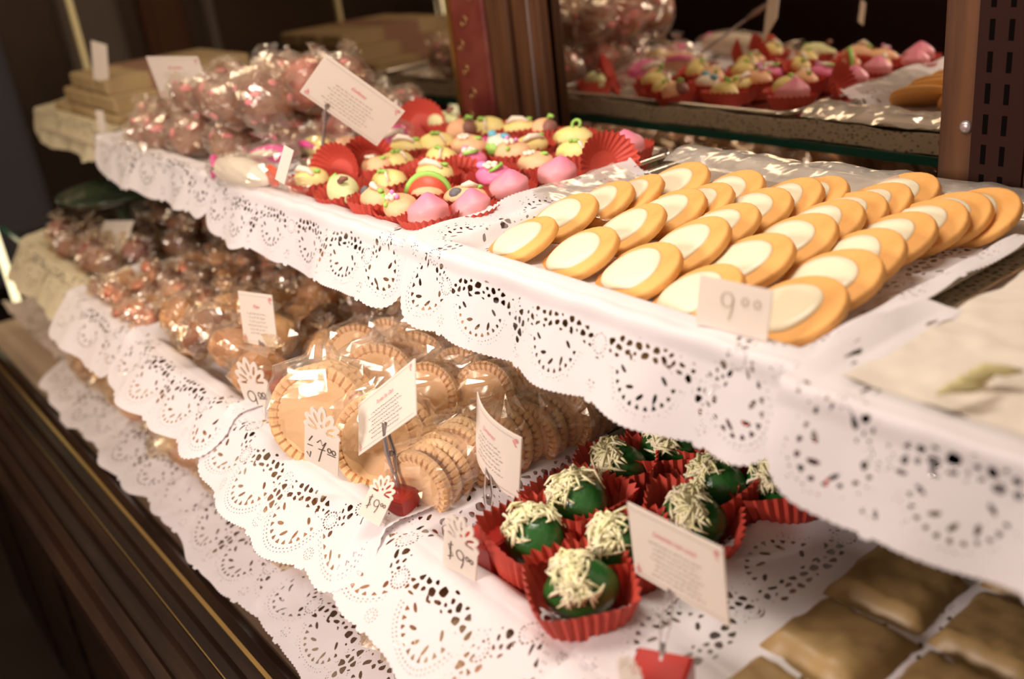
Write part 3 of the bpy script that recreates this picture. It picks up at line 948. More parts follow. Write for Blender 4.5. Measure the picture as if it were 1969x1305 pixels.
BIS = [biscuit(i) for i in range(4)]
COLS = [
    [(1001, 464), (1080, 420), (1150, 395), (1208, 382), (1290, 362)],
    [(1112, 490), (1205, 443), (1280, 413), (1335, 400), (1392, 380)],
    [(1225, 525), (1318, 478), (1375, 445), (1440, 413), (1500, 395), (1548, 390)],
    [(1335, 575), (1430, 510), (1515, 470), (1570, 440), (1615, 422), (1662, 405), (1718, 382)],
    [(1520, 600), (1590, 545), (1640, 505), (1705, 465), (1765, 440), (1812, 425), (1862, 420)]]
cn = ['leftmost', 'second', 'third', 'fourth', 'rightmost']
for ci, col in enumerate(COLS):
    for ri, (x, y) in enumerate(col):
        zc = UP - .005 + (.01 if ri else 0)
        p = at(x, y, zc)
        nrm = V3((-.24 + .05 * rnd.uniform(-1, 1), -.50 + .05 * rnd.uniform(-1, 1), 1)).normalized()
        ax = V3((1, .22 + .1 * rnd.uniform(-1, 1), 0)); ax = (ax - nrm * ax.dot(nrm)).normalized(); ay = nrm.cross(ax)
        rm = Matrix((ax, ay, nrm)).transposed()
        inst(BIS[(ci + ri) % 4], p - nrm * .02, 'iced oval biscuit, %s from the front in the %s row' % (ORD[ri + 1], cn[ci]), 'iced oval biscuits', rm, rnd.uniform(.96, 1.04))

# crinkled sheet along the back of the biscuit tray


def crumple(x0, x1, y0, y1, z, nx, ny, amp, seed, m, name, label, cat, zfun=None, sm=True, loc=(0, 0, 0), ripple=1.0):
    vs = []; fs = []
    for j in range(ny + 1):
        for i in range(nx + 1):
            x = x0 + (x1 - x0) * i / nx; y = y0 + (y1 - y0) * j / ny
            q = V3((x * 5 + seed, y * 5, seed * .7))
            dz = amp * (noise.noise(q) + .5 * noise.noise(q * 2.7) + .25 * noise.noise(q * 6))
            ex = .02 * ripple * noise.noise(V3((y * 9, seed, x * 3))); ey = .02 * ripple * noise.noise(V3((x * 9, seed + 4, y)))
            vs.append((x + ex - loc[0], y + ey - loc[1], z + dz + (zfun(i / nx, j / ny) if zfun else 0) - loc[2]))
    for j in range(ny):
        for i in range(nx):
            a = j * (nx + 1) + i; fs.append((a, a + 1, a + nx + 2, a + nx + 1))
    return tag(MB().add(vs, fs).build(name, m, loc=loc, smooth=sm), label, cat)


crumple(-2.74, -1.35, 2.78, 3.02, UP + .01, 90, 16, .020, 3, m_sheet, 'cellophane_sheet', 'crinkled clear sheet along the back of the iced biscuit tray', 'wrapping', lambda u, v: .045 * math.sin(PI * v) - .01)
crumple(-2.66, -1.32, 1.80, 2.92, UP - .050, 90, 60, .008, 8, m_tissue, 'baking_paper', 'pale greaseproof paper lying under the iced biscuits', 'paper')
crumple(-2.78, -2.40, 2.15, 2.55, UP + .02, 30, 30, .012, 14, m_sheet, 'cellophane_sheet', 'small clear sheet lifting at the left edge of the biscuit tray', 'wrapping', lambda u, v: .06 * (1 - u) - .03)
# paper covered tray at the right end
crumple(-1.13, .36, 1.64, 2.95, UP + .035, 110, 90, .012, 31, paper('grey_cream_paper', (.74, .67, .58), .3, 10, .1), 'wrapping_paper', 'pale grey paper covering the tray at the right end of the upper shelf', 'paper', lambda u, v: .03 * math.sin(PI * v) * math.sin(PI * u) - .03)
for i, (x, y, r) in enumerate(((1870, 735, .3), (1915, 715, -.2), (1850, 750, .1))):
    p = at(x, y, UP + .045)
    mb = MB().tube([(-.05, 0, 0), (-.02, .006, .006), (.02, -.004, .004), (.05, .002, 0)], [.004, .012, .011, .003])
    o = tag(mb.build('angelica_strip', mat('olive_strip', (.50, .44, .22), .6), loc=p), ['olive green strip lying lowest on the pale grey paper', 'olive green strip farthest to the right on the pale grey paper', 'olive green strip crossing the lowest one on the pale grey paper'][i], 'garnish')
    o.rotation_euler = (0, 0, .9 + r)

# ------------------------------------------------------------------ stuffed limes


def shreds(seed, n, R, band):
    rnd = random.Random(seed); mb = MB()
    for k in range(n):
        a = rnd.gauss(-.22, band); b = rnd.uniform(-1.15, 1.25)
        d = V3((math.sin(a), math.sin(b) * math.cos(a), math.cos(b) * math.cos(a)))
        p = V3((d.x * R[0], d.y * R[1], d.z * R[2])) * rnd.uniform(.97, 1.12)
        t = V3((rnd.gauss(0, 1), rnd.gauss(0, 1), rnd.gauss(0, .5))); t = (t - d * t.dot(d)).normalized()
        L = rnd.uniform(.012, .034); lift = rnd.uniform(.0, .014) if rnd.random() < .9 else rnd.uniform(.02, .04)
        mb.tube([p - t * L, p + d * lift * .6, p + t * L + d * lift * .3 * rnd.uniform(-1, 2)], [.0022, .0048, .002], 5)
    return mb


def lime(seed):
    t = thing('stuffed_lime', '', 'stuffed lime'); link(CUP_LIME, t)
    c = V3((0, 0, .140)); R = (.090, .081, .081)
    mb = MB(); mb.ball((0, 0, 0), 1, 30, nz=16)
    vs = []
    for v in mb.v:
        q = V3(v); k = 1 + .03 * noise.noise(q * 1.3 + V3((seed, 0, 0)))
        if abs(q.x) > .85: k += (abs(q.x) - .85) * .5
        # the cut across the top opens
        if q.z > .2 and abs(q.x + .1) < .16: k -= .10
        vs.append((q.x * R[0] * k, q.y * R[1] * k, q.z * R[2] * k + c.z))
    mb.v = vs; mb.build('lime_shell', m_lime, t)
    s = shreds(seed, 190, R, .25)
    s.ball((-.020, 0, .012), (.028, .070, .077), 12)
    s.v = [(x, y, z + c.z) for x, y, z in s.v]
    s.build('coconut_filling', m_coco, t)
    return t


LM = [lime(i + 2) for i in range(4)]
LP = [(1015, 1030, 0, 'nearest in the left row, behind the red cube'), (1110, 972, 0, 'second in the left row'), (1198, 898, 0, 'third in the left row'), (1296, 862, 0, 'fourth in the left row, under the hanging lace'),
      (1118, 1125, 1, 'frontmost of all, next to the doily'), (1200, 1055, 1, 'second in the middle row, partly behind the menu card'), (1318, 990, 1, 'third in the middle row, above the menu card'), (1395, 932, 1, 'fourth in the middle row'),
      (1505, 925, 2, 'last on the right, under the hanging lace'), (1340, 850, 2, 'deepest under the hanging lace')]
ZL = LOW - .062
for i, (x, y, c_, words) in enumerate(LP):
    p = at(x, y, LOW + .080)
    inst(LM[i % 4], (p.x, p.y, ZL), 'coconut filled lime in red cup, ' + words, 'coconut limes in red cups', (rnd.uniform(-.15, .15), rnd.uniform(-.15, .15), rnd.uniform(-.5, .9) + .4), rnd.uniform(.97, 1.05))
crumple(-2.30, -1.45, 1.20, 2.45, LOW - .050, 60, 60, .004, 44, m_tissue_pink, 'tissue_paper', 'pinkish tissue paper lying under the red cups of limes', 'paper')

# ------------------------------------------------------------------ wrapped sweets
random.seed(9)


def bag(R, seed, knot=True, amp=.30, n=20, nz=10):
    """crumpled cellophane bag around something of radii R, gathered at one end"""
    rnd = random.Random(seed)
    mb = MB(); pr = [(max(math.sin(PI * i / nz), .05), -math.cos(PI * i / nz)) for i in range(nz + 1)]
    if knot:
        pr = pr[:-2] + [(.16, .98), (.12, 1.08), (.34, 1.30), (.46, 1.45)]

    def fn(p, a, r, z):
        k = 1 + amp * (rnd.random() - .35) if z < .98 else 1 + .5 * (rnd.random() - .5)
        return V3((p.x * R[0] * k, p.y * R[1] * k, (p.z + (.15 * (rnd.random() - .5) if z > 1 else 0)) * R[2]))
    return mb.lathe(pr, n, fn, cap=not knot)


def wrapped(name, R, m, fm, seed, extra=None, cat='sweet', cnt=1, amp=.45, core='sweet_core'):
    t = thing(name, '', cat); rnd = random.Random(seed)
    zc = R[2]
    mb = lump(R, seed, .25, 18); mb.v = [(x, y, z + zc) for x, y, z in mb.v]
    mb.build(core, m, t)
    if extra: extra(t, R, seed)
    b = bag([r * 1.14 for r in R], seed, True, amp)
    tilt = Matrix.Rotation(rnd.uniform(-.9, .9), 3, 'X') @ Matrix.Rotation(rnd.uniform(-.9, .9), 3, 'Y')
    b.v = [tuple(tilt @ V3(v) + V3((0, 0, zc))) for v in b.v]
    b.build('cellophane_wrapper', fm, t, smooth=False)
    return t


def rib_extra(t, R, seed):
    rnd = random.Random(seed)
    mb = MB()
    for k in range(9):
        d = V3((rnd.gauss(0, 1), rnd.gauss(0, 1), rnd.gauss(.3, .8))).normalized()
        q = d.to_track_quat('Z', 'Y').to_matrix().to_4x4()
        mb.ball((d.x * R[0] * .97, d.y * R[1] * .97, R[2] + d.z * R[2] * .97), (rnd.uniform(.018, .045), rnd.uniform(.014, .03), .010), 8, q, 5)
    mb.build('pink_coating', m_pinkpat, t)['label'] = 'pink sugar coating'


m_pinkpat = mat('pink_patch', (.80, .25, .28), .5)
ROSE = [wrapped('wrapped_sweet', (.125, .115, .105), m_rosy if i == 1 else m_choc, m_filmsoft, 50 + i, rib_extra) for i in range(4)]
A_ = [(290, 235), (350, 240), (300, 262), (415, 235), (470, 205), (385, 262), (440, 270), (500, 250), (530, 225), (560, 250), (470, 240), (510, 190), (340, 215), (430, 205), (585, 215), (270, 225), (640, 205), (600, 190), (560, 200), (690, 200), (730, 215), (780, 195), (640, 240)]
AW = ['frontmost', 'second from the front', 'third from the front', 'fourth from the front', 'fifth from the front', 'sixth from the front', 'seventh from the front']


def heap(protos, pix, z0, z, desc, group, sc=(.9, 1.1), zj=0, box=None, md=0, rows=3):
    """sweets standing where the photograph shows them, pushed apart until they no longer cut into each other"""
    pts = []
    for x, y in pix:
        p = at(x, y, z); pts.append([p.x, p.y])
    n_ = len(pts)
    for it in range(60):
        for i in range(n_):
            for j in range(i):
                dx, dy = pts[i][0] - pts[j][0], pts[i][1] - pts[j][1]; d = math.hypot(dx, dy) or .001
                if d < md:
                    k = (md - d) / d * .5
                    pts[i][0] += dx * k; pts[i][1] += dy * k; pts[j][0] -= dx * k; pts[j][1] -= dy * k
            if box:
                pts[i][0] = min(max(pts[i][0], box[0]), box[1]); pts[i][1] = min(max(pts[i][1], box[2]), box[3])
    order = sorted(range(n_), key=lambda i: pts[i][1]); per = -(-n_ // rows)
    rn = ['front row', 'middle row', 'back row'] if rows == 3 else (['front row', 'back row'] if rows == 2 else ['front row', 'second row', 'third row', 'fourth row', 'back row'][:rows])
    for r in range(rows):
        row = sorted(order[r * per:(r + 1) * per], key=lambda i: pts[i][0])
        for q, i in enumerate(row):
            x, y = pts[i]
            inst(protos[(i * 7 + i // 3) % len(protos)], (x, y, z0 + rnd.uniform(0, zj)), '%s, %s, %s from the left' % (desc, rn[r], ORD[q + 1]), group, (rnd.uniform(-.3, .3), rnd.uniform(-.3, .3), rnd.uniform(0, 6.28)), rnd.uniform(*sc))


heap(ROSE, A_, UP - .06, UP + .06, 'brown and rose sweet in clear cellophane, upper shelf', 'rose coloured wrapped sweets', zj=.03, box=(-6.08, -4.52, 1.80, 2.90), md=.235)
heap(ROSE, [(330, 215), (410, 215), (470, 190), (530, 205), (600, 190), (520, 170), (610, 160), (690, 175), (380, 190), (450, 165)], UP + .14, UP + .25, 'brown and rose sweet lying on top of the others', 'rose coloured wrapped sweets', (.95, 1.2), .06, (-5.8, -4.6, 1.95, 2.8), .25, 2)

# E: wine red, F: golden, G: brown
WINE = [wrapped('wrapped_sweet', (.11, .09, .08), m_wine if i % 2 else m_choc, m_filmgold, 70 + i) for i in range(3)]
E_ = [(100, 520), (150, 505), (210, 490), (130, 545), (180, 525), (240, 470), (290, 450), (90, 490), (150, 470), (200, 455), (250, 440), (310, 425), (350, 440), (270, 480), (330, 465), (380, 420), (400, 450), (120, 480)]
heap(WINE, E_, LOW - .06, LOW + .05, 'wine red sweet in warm cellophane', 'wine red wrapped sweets', zj=.10, box=(-6.98, -5.9, 1.38, 2.6), md=.22)
GOLD = [wrapped('wrapped_sweet', (.072, .058, .050), [m_redstripe, m_caramel, m_choc, m_redstripe][i], m_filmgold, 90 + i, amp=.4) for i in range(4)]
F_ = []
for q in range(11):
    for r in range(4):
        f0 = (215 + 26 * r + q * 30 + rnd.uniform(-8, 8), 598 + 12 * r - q * 14 - 3 * (q % 2) + rnd.uniform(-5, 5) - (r == 0) * 25 - 6 * r * (q > 6))
        F_.append(f0)
F_ += [(190, 560), (205, 535), (240, 520), (280, 505), (300, 530), (250, 560), (340, 490), (390, 480), (420, 500), (460, 470), (510, 470), (540, 490)]
heap(GOLD, F_, LOW - .055, LOW + .04, 'small golden and red twist wrapped sweet', 'golden wrapped sweets', zj=.06, box=(-5.6, -4.82, 1.26, 2.6), md=.145, rows=5)
BRN = [wrapped('wrapped_pastry', (.105, .095, .085), [m_caramel, m_choc, m_pale, m_caramel][i], m_filmgold, 110 + i, cat='pastry', core='pastry') for i in range(4)]
G_ = [(385, 680), (425, 715), (410, 690), (455, 745), (470, 720), (520, 690), (560, 700), (600, 680), (540, 640), (590, 640), (640, 650), (620, 610), (560, 600), (660, 600), (700, 580), (640, 560), (580, 570), (720, 620), (760, 600), (760, 560), (700, 540), (500, 650), (560, 740), (470, 660), (780, 640), (700, 650), (620, 720), (800, 590), (520, 600)]
heap(BRN, G_, LOW - .055, LOW + .04, 'caramel brown pastry in clear cellophane', 'brown wrapped pastries', zj=.12, box=(-4.52, -3.62, 1.32, 2.6), md=.215)

# ------------------------------------------------------------------ packs of crimped biscuits


def crimped(r, t, name, m=None, loc=(0, 0, 0)):
    """upright disc facing -y with a pressed rim"""
    n = 132; vs = []; th = .020
    rows = [(.02, -th), (.74, -th), (.78, -th + .004), (.80, -th + .0), (.92, -th - .002), (.985, -th * .5), (1.0, 0), (.985, th * .6), (.9, th), (.02, th)]
    for sc, y in rows:
        for k in range(n):
            a = 2 * PI * k / n
            g = (math.cos(a * 33) > .2)
            yy = y + (.010 if (g and .77 < sc < .97 and y < 0) else 0)
            rr = r * sc * (1 - (.012 if g and sc > .9 else 0))
            vs.append((rr * math.cos(a) + loc[0], yy + loc[1], rr * math.sin(a) + loc[2]))
    fs = [tuple(range(n)), tuple(range((len(rows) - 1) * n, len(rows) * n))[::-1]]
    for i in range(len(rows) - 1):
        for k in range(n): a, b = i * n + k, i * n + (k + 1) % n; fs.append((a, a + n, b + n, b))
    return MB().add(vs, fs).mesh('crimped_biscuit', m or m_pale, False)


def sheetbag(w, d, h, seed, n=26):
    """pillow bag standing around a row of discs"""
    rnd = random.Random(seed); vs = []; fs = []; nz = 12
    for j in range(nz + 1):
        t_ = j / nz
        for k in range(n):
            a = 2 * PI * k / n
            ca, sa = math.cos(a), math.sin(a)
            sx = abs(ca) ** .6 * (1 if ca > 0 else -1); sy = abs(sa) ** .6 * (1 if sa > 0 else -1)
            q = (math.sin(PI * min(1, max(0, .10 + t_ * .80)))) ** .5 if t_ < .85 else .35 - (t_ - .85)
            jj = 1 + .16 * (rnd.random() - .4)
            vs.append((sx * w * q * jj, sy * d * (q * .9 + .1) * jj, t_ * h * 1.12 + .02 * rnd.random()))
    for j in range(nz):
        for k in range(n): a, b = j * n + k, j * n + (k + 1) % n; fs.append((a, b, b + n, a + n))
    return MB().add(vs, fs)


def pack(r, cnt, seed, gap=.048):
    rnd = random.Random(seed)
    t = thing('biscuit_pack', '', 'pack of biscuits'); me = crimped(r, t, 'b')
    for k in range(cnt):
        o = bpy.data.objects.new('crimped_biscuit', me); COL.objects.link(o); o.parent = t
        o.location = (rnd.uniform(-.006, .006) * U, (k - (cnt - 1) / 2) * gap * U, (r + rnd.uniform(0, .006)) * U)
        o.rotation_euler = (rnd.uniform(-.14, -.06), rnd.uniform(0, 6.28), rnd.uniform(-.06, .06))
    b = sheetbag(r * 1.10, (cnt - 1) / 2 * gap + .045, r * 2.05, seed)
    b.build('cellophane_bag', m_film, t, smooth=False)
    return t


PK_L = [pack(.185, 3, 1, .05), pack(.165, 3, 2, .05)]
PK_S = [pack(.120, 4, 3), pack(.125, 4, 4), pack(.130, 5, 5, .045)]
# pixel of the front disc's middle, prototype, tilt, yaw, z lift, words
HP = [(PK_L[0], 628, 800, -.30, .45, 0, 'large round biscuits, pack nearest the front left behind the price tag'),
      (PK_L[1], 735, 850, -.35, .25, 0, 'large round biscuits, pack leaning behind the menu card'),
      (PK_L[1], 735, 745, -.35, .3, .03, 'large round biscuits, second pack in the left hand row'),
      (PK_S[0], 845, 905, -.08, .15, 0, 'small round biscuits, pack at the front right beside the red cube'),
      (PK_S[1], 915, 862, -.1, .1, 0, 'small round biscuits, second pack in the front right row'),
      (PK_S[2], 985, 835, -.1, .05, 0, 'small round biscuits, third pack in the front right row'),
      (PK_S[0], 1050, 812, -.1, .1, 0, 'small round biscuits, fourth pack in the front right row'),
      (PK_S[1], 1110, 788, -.1, .1, 0, 'small round biscuits, fifth pack, disappearing under the hanging lace'),
      (PK_L[1], 800, 720, -.35, .2, .03, 'large round biscuits, pack behind the top of the menu card'),
      (PK_S[2], 850, 760, -.3, .2, .06, 'small round biscuits, pack heaped in the middle of the tray'),
      (PK_S[1], 905, 725, -.3, .2, .08, 'small round biscuits, pack heaped high behind the middle of the tray'),
      (PK_S[2], 960, 760, -.3, .15, .07, 'small round biscuits, pack heaped above the front right row'),
      (PK_S[0], 1015, 745, -.25, .1, .07, 'small round biscuits, second pack heaped above the front right row'),
      (PK_S[1], 1060, 765, -.2, .1, .03, 'small round biscuits, pack close below the hanging lace'),
      (PK_L[0], 850, 675, -.4, .3, .05, 'large round biscuits, pack lying far back under the hanging lace'),
      (PK_S[0], 760, 668, -.5, .4, .08, 'small round biscuits, pack at the back left of the heap'),
      (PK_S[2], 700, 690, -.5, .5, .05, 'small round biscuits, pack next to the brown wrapped pastries'),
      (PK_S[1], 930, 690, -.4, .3, .08, 'small round biscuits, pack at the top of the heap under the lace')]
for pr_, x, y, tl, yw, lift, words in HP:
    r = .185 if pr_ is PK_L[0] else (.165 if pr_ is PK_L[1] else .125)
    p = at(x, y, LOW - .05 + r + lift)
    inst(pr_, (p.x, p.y - .03, LOW - .055 + lift), 'wrapped ' + words, 'packs of crimped biscuits', (tl, 0, yw + .22), 1)

# ------------------------------------------------------------------ fish shaped and other marzipan in wrappers at the left of the cup tray
t = thing('marzipan_fish', 'cream marzipan fish with magenta lips in cellophane on the tray edge', 'sweet', at(470, 333, UP + .04))
t.rotation_euler = (0, 0, .05)
MB().lathe([(.02, -.27), (.045, -.24), (.062, -.15), (.07, -.02), (.06, .1), (.035, .2), (.02, .24)], 18, None, Matrix.Rotation(PI / 2, 4, 'Y')).build('fish_body', m_white, t)
MB().tube([(-.20, -.05, .02), (-.24, -.02, .045), (-.27, 0, .02), (-.27, -.02, -.01), (-.22, -.05, -.03)], [.012, .02, .022, .02, .012]).build('lips', m_mag, t)
MB().ball((-.20, -.055, .012), .008).build('eye', m_ink, t)
MB().ball((.27, 0, .02), (.06, .014, .05)).build('tail_fin', m_redfr, t)
b = bag((.095, .085, .34), 301, True, .2); b.v = [(z, x, y) for x, y, z in b.v]; b.build('cellophane_wrapper', m_film, t, smooth=False)
for i, (x, y, m1, m2, lab) in enumerate(((612, 282, m_yellow, m_mag, 'yellow and magenta marzipan in cellophane beside the card clip'), (520, 300, m_mag, m_white, 'magenta and white marzipan in cellophane left of the blank price card'),
                                         (745, 262, m_mag, m_white, 'magenta striped marzipan in cellophane behind the tilted card'), (665, 285, m_peach, m_mag, 'peach marzipan in cellophane under the tilted card'))):
    t = thing('wrapped_marzipan', lab, 'sweet', at(x, y, UP + .03), 'wrapped marzipan figures')
    t.rotation_euler = (0, 0, i * .8)
    lump((.12, .06, .055), 40 + i, .1).build('marzipan_body', m1, t)
    MB().tube([(-.09, -.05, .02), (-.02, -.065, .03), (.06, -.055, .02)], [.012, .018, .012]).build('marzipan_trim', m2, t)
    b = bag((.15, .085, .08), 310 + i, True, .35); b.build('cellophane_wrapper', m_film, t, smooth=False)

# far end: stacked cream bars
k = 0
barp = thing('nougat_bar', '', 'bar'); 
mb = MB(); vs = []
for yy in (0, .02, 1.0, 1.02):
    e = .012 if yy in (0, 1.02) else 0
    for x, z in ((-.14 + e, e), (.14 - e, e), (.14 - e, .1 - e), (-.14 + e, .1 - e)): vs.append((x, yy, z))
fs = [(0, 1, 2, 3), (15, 14, 13, 12)]
for i in range(3):
    for q in range(4): a, b_ = i * 4 + q, i * 4 + (q + 1) % 4; fs.append((a, a + 4, b_ + 4, b_))
mb.add(vs, fs); mb.build('bar_block', m_bar, barp, smooth=False)
MB().box((-.142, .3, -.002), (.142, .62, .102)).build('paper_band', mat('bar_band', (.30, .16, .10), .5), barp, smooth=False)['label'] = 'brown paper band'
lay = ['bottom', 'middle', 'top']
for z in range(3):
    for x in range(5 - z):
        inst(barp, (-7.93 + x * .31 + z * .12 + rnd.uniform(-.01, .01), 1.90 + .03 * z + rnd.uniform(-.02, .02), UP - .06 + z * .103), 'long cream bar in the %s layer, %s from the far left end' % (lay[z], ORD[x + 1]), 'stacked cream bars', (0, 0, rnd.uniform(-.03, .03)), 1)

# dark glass stand behind the wine red sweets
p = at(230, 372, -1.38)
t = thing('glass_cake_stand', 'dark green glass cake stand behind the wine red sweets', 'cake stand', (p.x, p.y, LOW - .085))
h = -1.38 - (LOW - .085)
MB().lathe([(.02, h - .03), (.30, h - .01), (.37, h + .03), (.37, h + .045), (.30, h + .01), (.02, h)], 40).build('plate', m_greenglass, t)
MB().lathe([(.17, 0), (.16, .02), (.05, .05), (.035, .12), (.06, h * .5), (.035, h * .75), (.07, h - .02)], 24).build('stem', m_greenglass, t)

# ------------------------------------------------------------------ wax paper parcels at the lower right


def parcel(seed):
    rnd = random.Random(seed); t = thing('wax_paper_parcel', '', 'parcel')
    nx = 14; vs = []; fs = []
    for j in range(nx + 1):
        for i in range(nx + 1):
            x = (i / nx - .5) * .27; y = (j / nx - .5) * .27
            ed = min(i, j, nx - i, nx - j) / nx
            z = .055 * smooth(ed / .14) + .013 * noise.noise(V3((x * 26 + seed * 5, y * 26, seed)))
            vs.append((x, y, z))
    for j in range(nx):
        for i in range(nx): a = j * (nx + 1) + i; fs.append((a, a + 1, a + nx + 2, a + nx + 1))
    MB().add(vs, fs).box((-.13, -.13, -.01), (.13, .13, .003)).build('pastry_block', m_parcel, t)
    return t


PC = [parcel(i) for i in range(3)]
for j in range(4):
    for i in range(4):
        inst(PC[(i + j) % 3], (-1.09 + i * .275 - .02 * j, 1.34 + j * .28 + rnd.uniform(-.01, .01), LOW + .0), 'brown wax paper parcel, %s row from the front, %s from the lime tray' % (ORD[j + 1], ORD[i + 1]), 'wax paper parcels', (rnd.uniform(-.05, .05), rnd.uniform(-.05, .05), rnd.uniform(-.06, .06)), rnd.uniform(.97, 1.03))

# ------------------------------------------------------------------ bags and sweets on the bottom deck
PAL = [wrapped('wrapped_sweet', (.17, .14, .12), [mat('peach_sweet', (.72, .42, .26), .6, bump=.5, var=.6), mat('white_sweet', (.80, .66, .52), .6, bump=.4, var=.4), m_caramel][i], m_filmgold, 130 + i) for i in range(3)]
B_ = []
for q in range(17):
    for r in range(2):
        B_.append((q, r))
for n_, (q, r) in enumerate(B_):
    X = -6.1 + q * .27; Y = 1.30 + r * .36
    inst(PAL[(q * 2 + r) % 3], (X + rnd.uniform(-.04, .04), Y, BOT - .02 + rnd.uniform(0, .12)), 'pale wrapped sweet on the bottom deck, %s row, %s' % (['front', 'back'][r], (ORD[17 - q] + ' from the camera') if 17 - q < 17 else 'farthest from the camera'), 'pale wrapped sweets on the bottom deck', (0, 0, rnd.uniform(0, 6.28)), rnd.uniform(.95, 1.25))
crumple(-8.1, -6.3, 1.1, 2.2, BOT + .1, 60, 40, .08, 61, m_tissue, 'tissue_paper', 'crumpled pale tissue paper on the bottom deck at the far corner', 'paper')
crumple(-2.9, -1.6, 1.35, 1.95, BOT + .22, 60, 40, .10, 62, m_tissue, 'tissue_paper', 'crumpled pale tissue paper on the bottom deck nearest the camera', 'paper', sm=False)

# ------------------------------------------------------------------ cards, clips and price tags


def plane_pts(pix, D, yaw, pit):
    y_, p_ = math.radians(yaw), math.radians(pit)
    nn = V3((math.sin(y_) * math.cos(p_), -math.cos(y_) * math.cos(p_), math.sin(p_)))
    rs = [ray(*q).normalized() for q in pix]
    c = (rs[0] + rs[1] + rs[2] + rs[3]).normalized() * D
    P = [r * (c.dot(nn) / r.dot(nn)) for r in rs]
    c = (P[0] + P[1] + P[2] + P[3]) / 4
    u = ((P[1] - P[0]) + (P[2] - P[3])) / 2; v = ((P[0] - P[3]) + (P[1] - P[2])) / 2
    v2 = v - u * (v.dot(u) / u.dot(u)); v2 = v2.normalized() * v.length
    return c, u, v2


def frame_rot(u, v):
    a = u.normalized(); b = v.normalized(); n_ = a.cross(b)
    return Matrix((a, b, n_)).transposed()


def strokes(paths, r=.0022):
    mb = MB()
    for p in paths:
        vs = []; fs = []
        for i, (x, y) in enumerate(p):
            x0, y0 = p[max(i - 1, 0)]; x1, y1 = p[min(i + 1, len(p) - 1)]
            dx, dy = x1 - x0, y1 - y0; l = math.hypot(dx, dy) or 1
            nx_, ny_ = -dy / l * r, dx / l * r
            vs += [(x + nx_, y + ny_, .0022), (x - nx_, y - ny_, .0022)]
        for i in range(len(p) - 1): a = 2 * i; fs.append((a, a + 1, a + 3, a + 2))
        mb.add(vs, fs)
    return mb


def textmesh(txt, size, m, parent, x, y, name, shear=.35):
    cu = bpy.data.curves.new(name, 'FONT'); cu.body = txt; cu.size = size * U; cu.align_x = 'CENTER'; cu.align_y = 'CENTER'; cu.shear = shear; cu.resolution_u = 3
    tmp = bpy.data.objects.new('tmp', cu); COL.objects.link(tmp)
    bpy.context.view_layer.update()
    me = bpy.data.meshes.new_from_object(tmp); bpy.data.objects.remove(tmp)
    me.materials.clear(); me.materials.append(m)
    o = bpy.data.objects.new(name, me); COL.objects.link(o); o.parent = parent; o.location = (x * U, y * U, .0026 * U)
    return o


def menu_card(pix, D, yaw, pit, label, title=None, lines=6, seed=0, blank=False, bend=0, ink=None):
    c, u, v = plane_pts(pix, D, yaw, pit)
    w_, h_ = u.length, v.length
    t = thing('menu_card', label, 'card', c, 'menu cards on clips'); t.rotation_euler = frame_rot(u, v).to_euler()
    vs = []; fs = []; nx, ny = 16, 4; z = lambda x: bend * ((x / (w_ / 2)) ** 2)
    for q in (0, 1):
        for j in range(ny + 1):
            for i in range(nx + 1):
                x = (i / nx - .5) * w_; y = (j / ny - .5) * h_; vs.append((x, y, z(x) - .004 * q))
    n_ = (nx + 1) * (ny + 1)
    for j in range(ny):
        for i in range(nx):
            a = j * (nx + 1) + i; fs.append((a, a + 1, a + nx + 2, a + nx + 1)); a += n_; fs.append((a, a + nx + 1, a + nx + 2, a + 1))
    bd = [i for i in range(nx + 1)] + [(j + 1) * (nx + 1) - 1 for j in range(1, ny + 1)] + [ny * (nx + 1) + i for i in range(nx - 1, -1, -1)] + [j * (nx + 1) for j in range(ny - 1, 0, -1)]
    for i in range(len(bd)): a, b = bd[i], bd[(i + 1) % len(bd)]; fs.append((a, a + n_, b + n_, b))
    MB().add(vs, fs).build('card_sheet', m_card, t, smooth=False)
    if blank: return t, c, u, v
    rn = random.Random(seed)
    if title: textmesh(title, h_ * .10, m_redink, t, .0, h_ * .24, 'title_lettering')
    paths = []; s = h_
    for k in range(lines):
        y = h_ * .10 - k * h_ * .075; hw = w_ * (.30 - .07 * abs(math.sin(k * 2.1 + seed))); x = -hw
        while x < hw:
            L = rn.uniform(.012, .04) * s * 2.2; seg = []
            q = x
            while q < min(x + L, hw):
                seg.append((q, y + rn.uniform(-.011, .011) * s)); q += .014 * s
            if len(seg) > 1: paths.append(seg)
            x += L + .018 * s
    b = strokes(paths, .0052 * s); b.v = [(x, y, zz + z(x)) for x, y, zz in b.v]
    b.build('text_lines', m_inklight if ink is None else ink, t, smooth=False)
    orn = []
    for sx, sy in ((-1, -1), (1, 1)):
        x, y = sx * w_ * .45, sy * h_ * .40
        orn.append([(x + .026 * s * math.cos(a) * (1 - a / 9), y + .030 * s * math.sin(a) * (1 - a / 9)) for a in [q * .5 for q in range(13)]])
        orn.append([(x - sx * .0 * s, y - sy * .08 * s), (x - sx * .06 * s, y), (x - sx * .0, y + sy * .05 * s)])
    e = .475
    b = strokes(orn, .0065 * s); b.v = [(x, y, zz + z(x)) for x, y, zz in b.v]
    b.build('corner_ornament', m_redink, t, smooth=False)
    fr_ = [[(-e * w_ + i * 2 * e * w_ / 12, sy * .44 * h_) for i in range(13)] for sy in (-1, 1)]
    b = strokes(fr_, .0022 * s); b.v = [(x, y, zz + z(x)) for x, y, zz in b.v]
    b.build('thin_border', m_inklight, t, smooth=False)
    return t, c, u, v


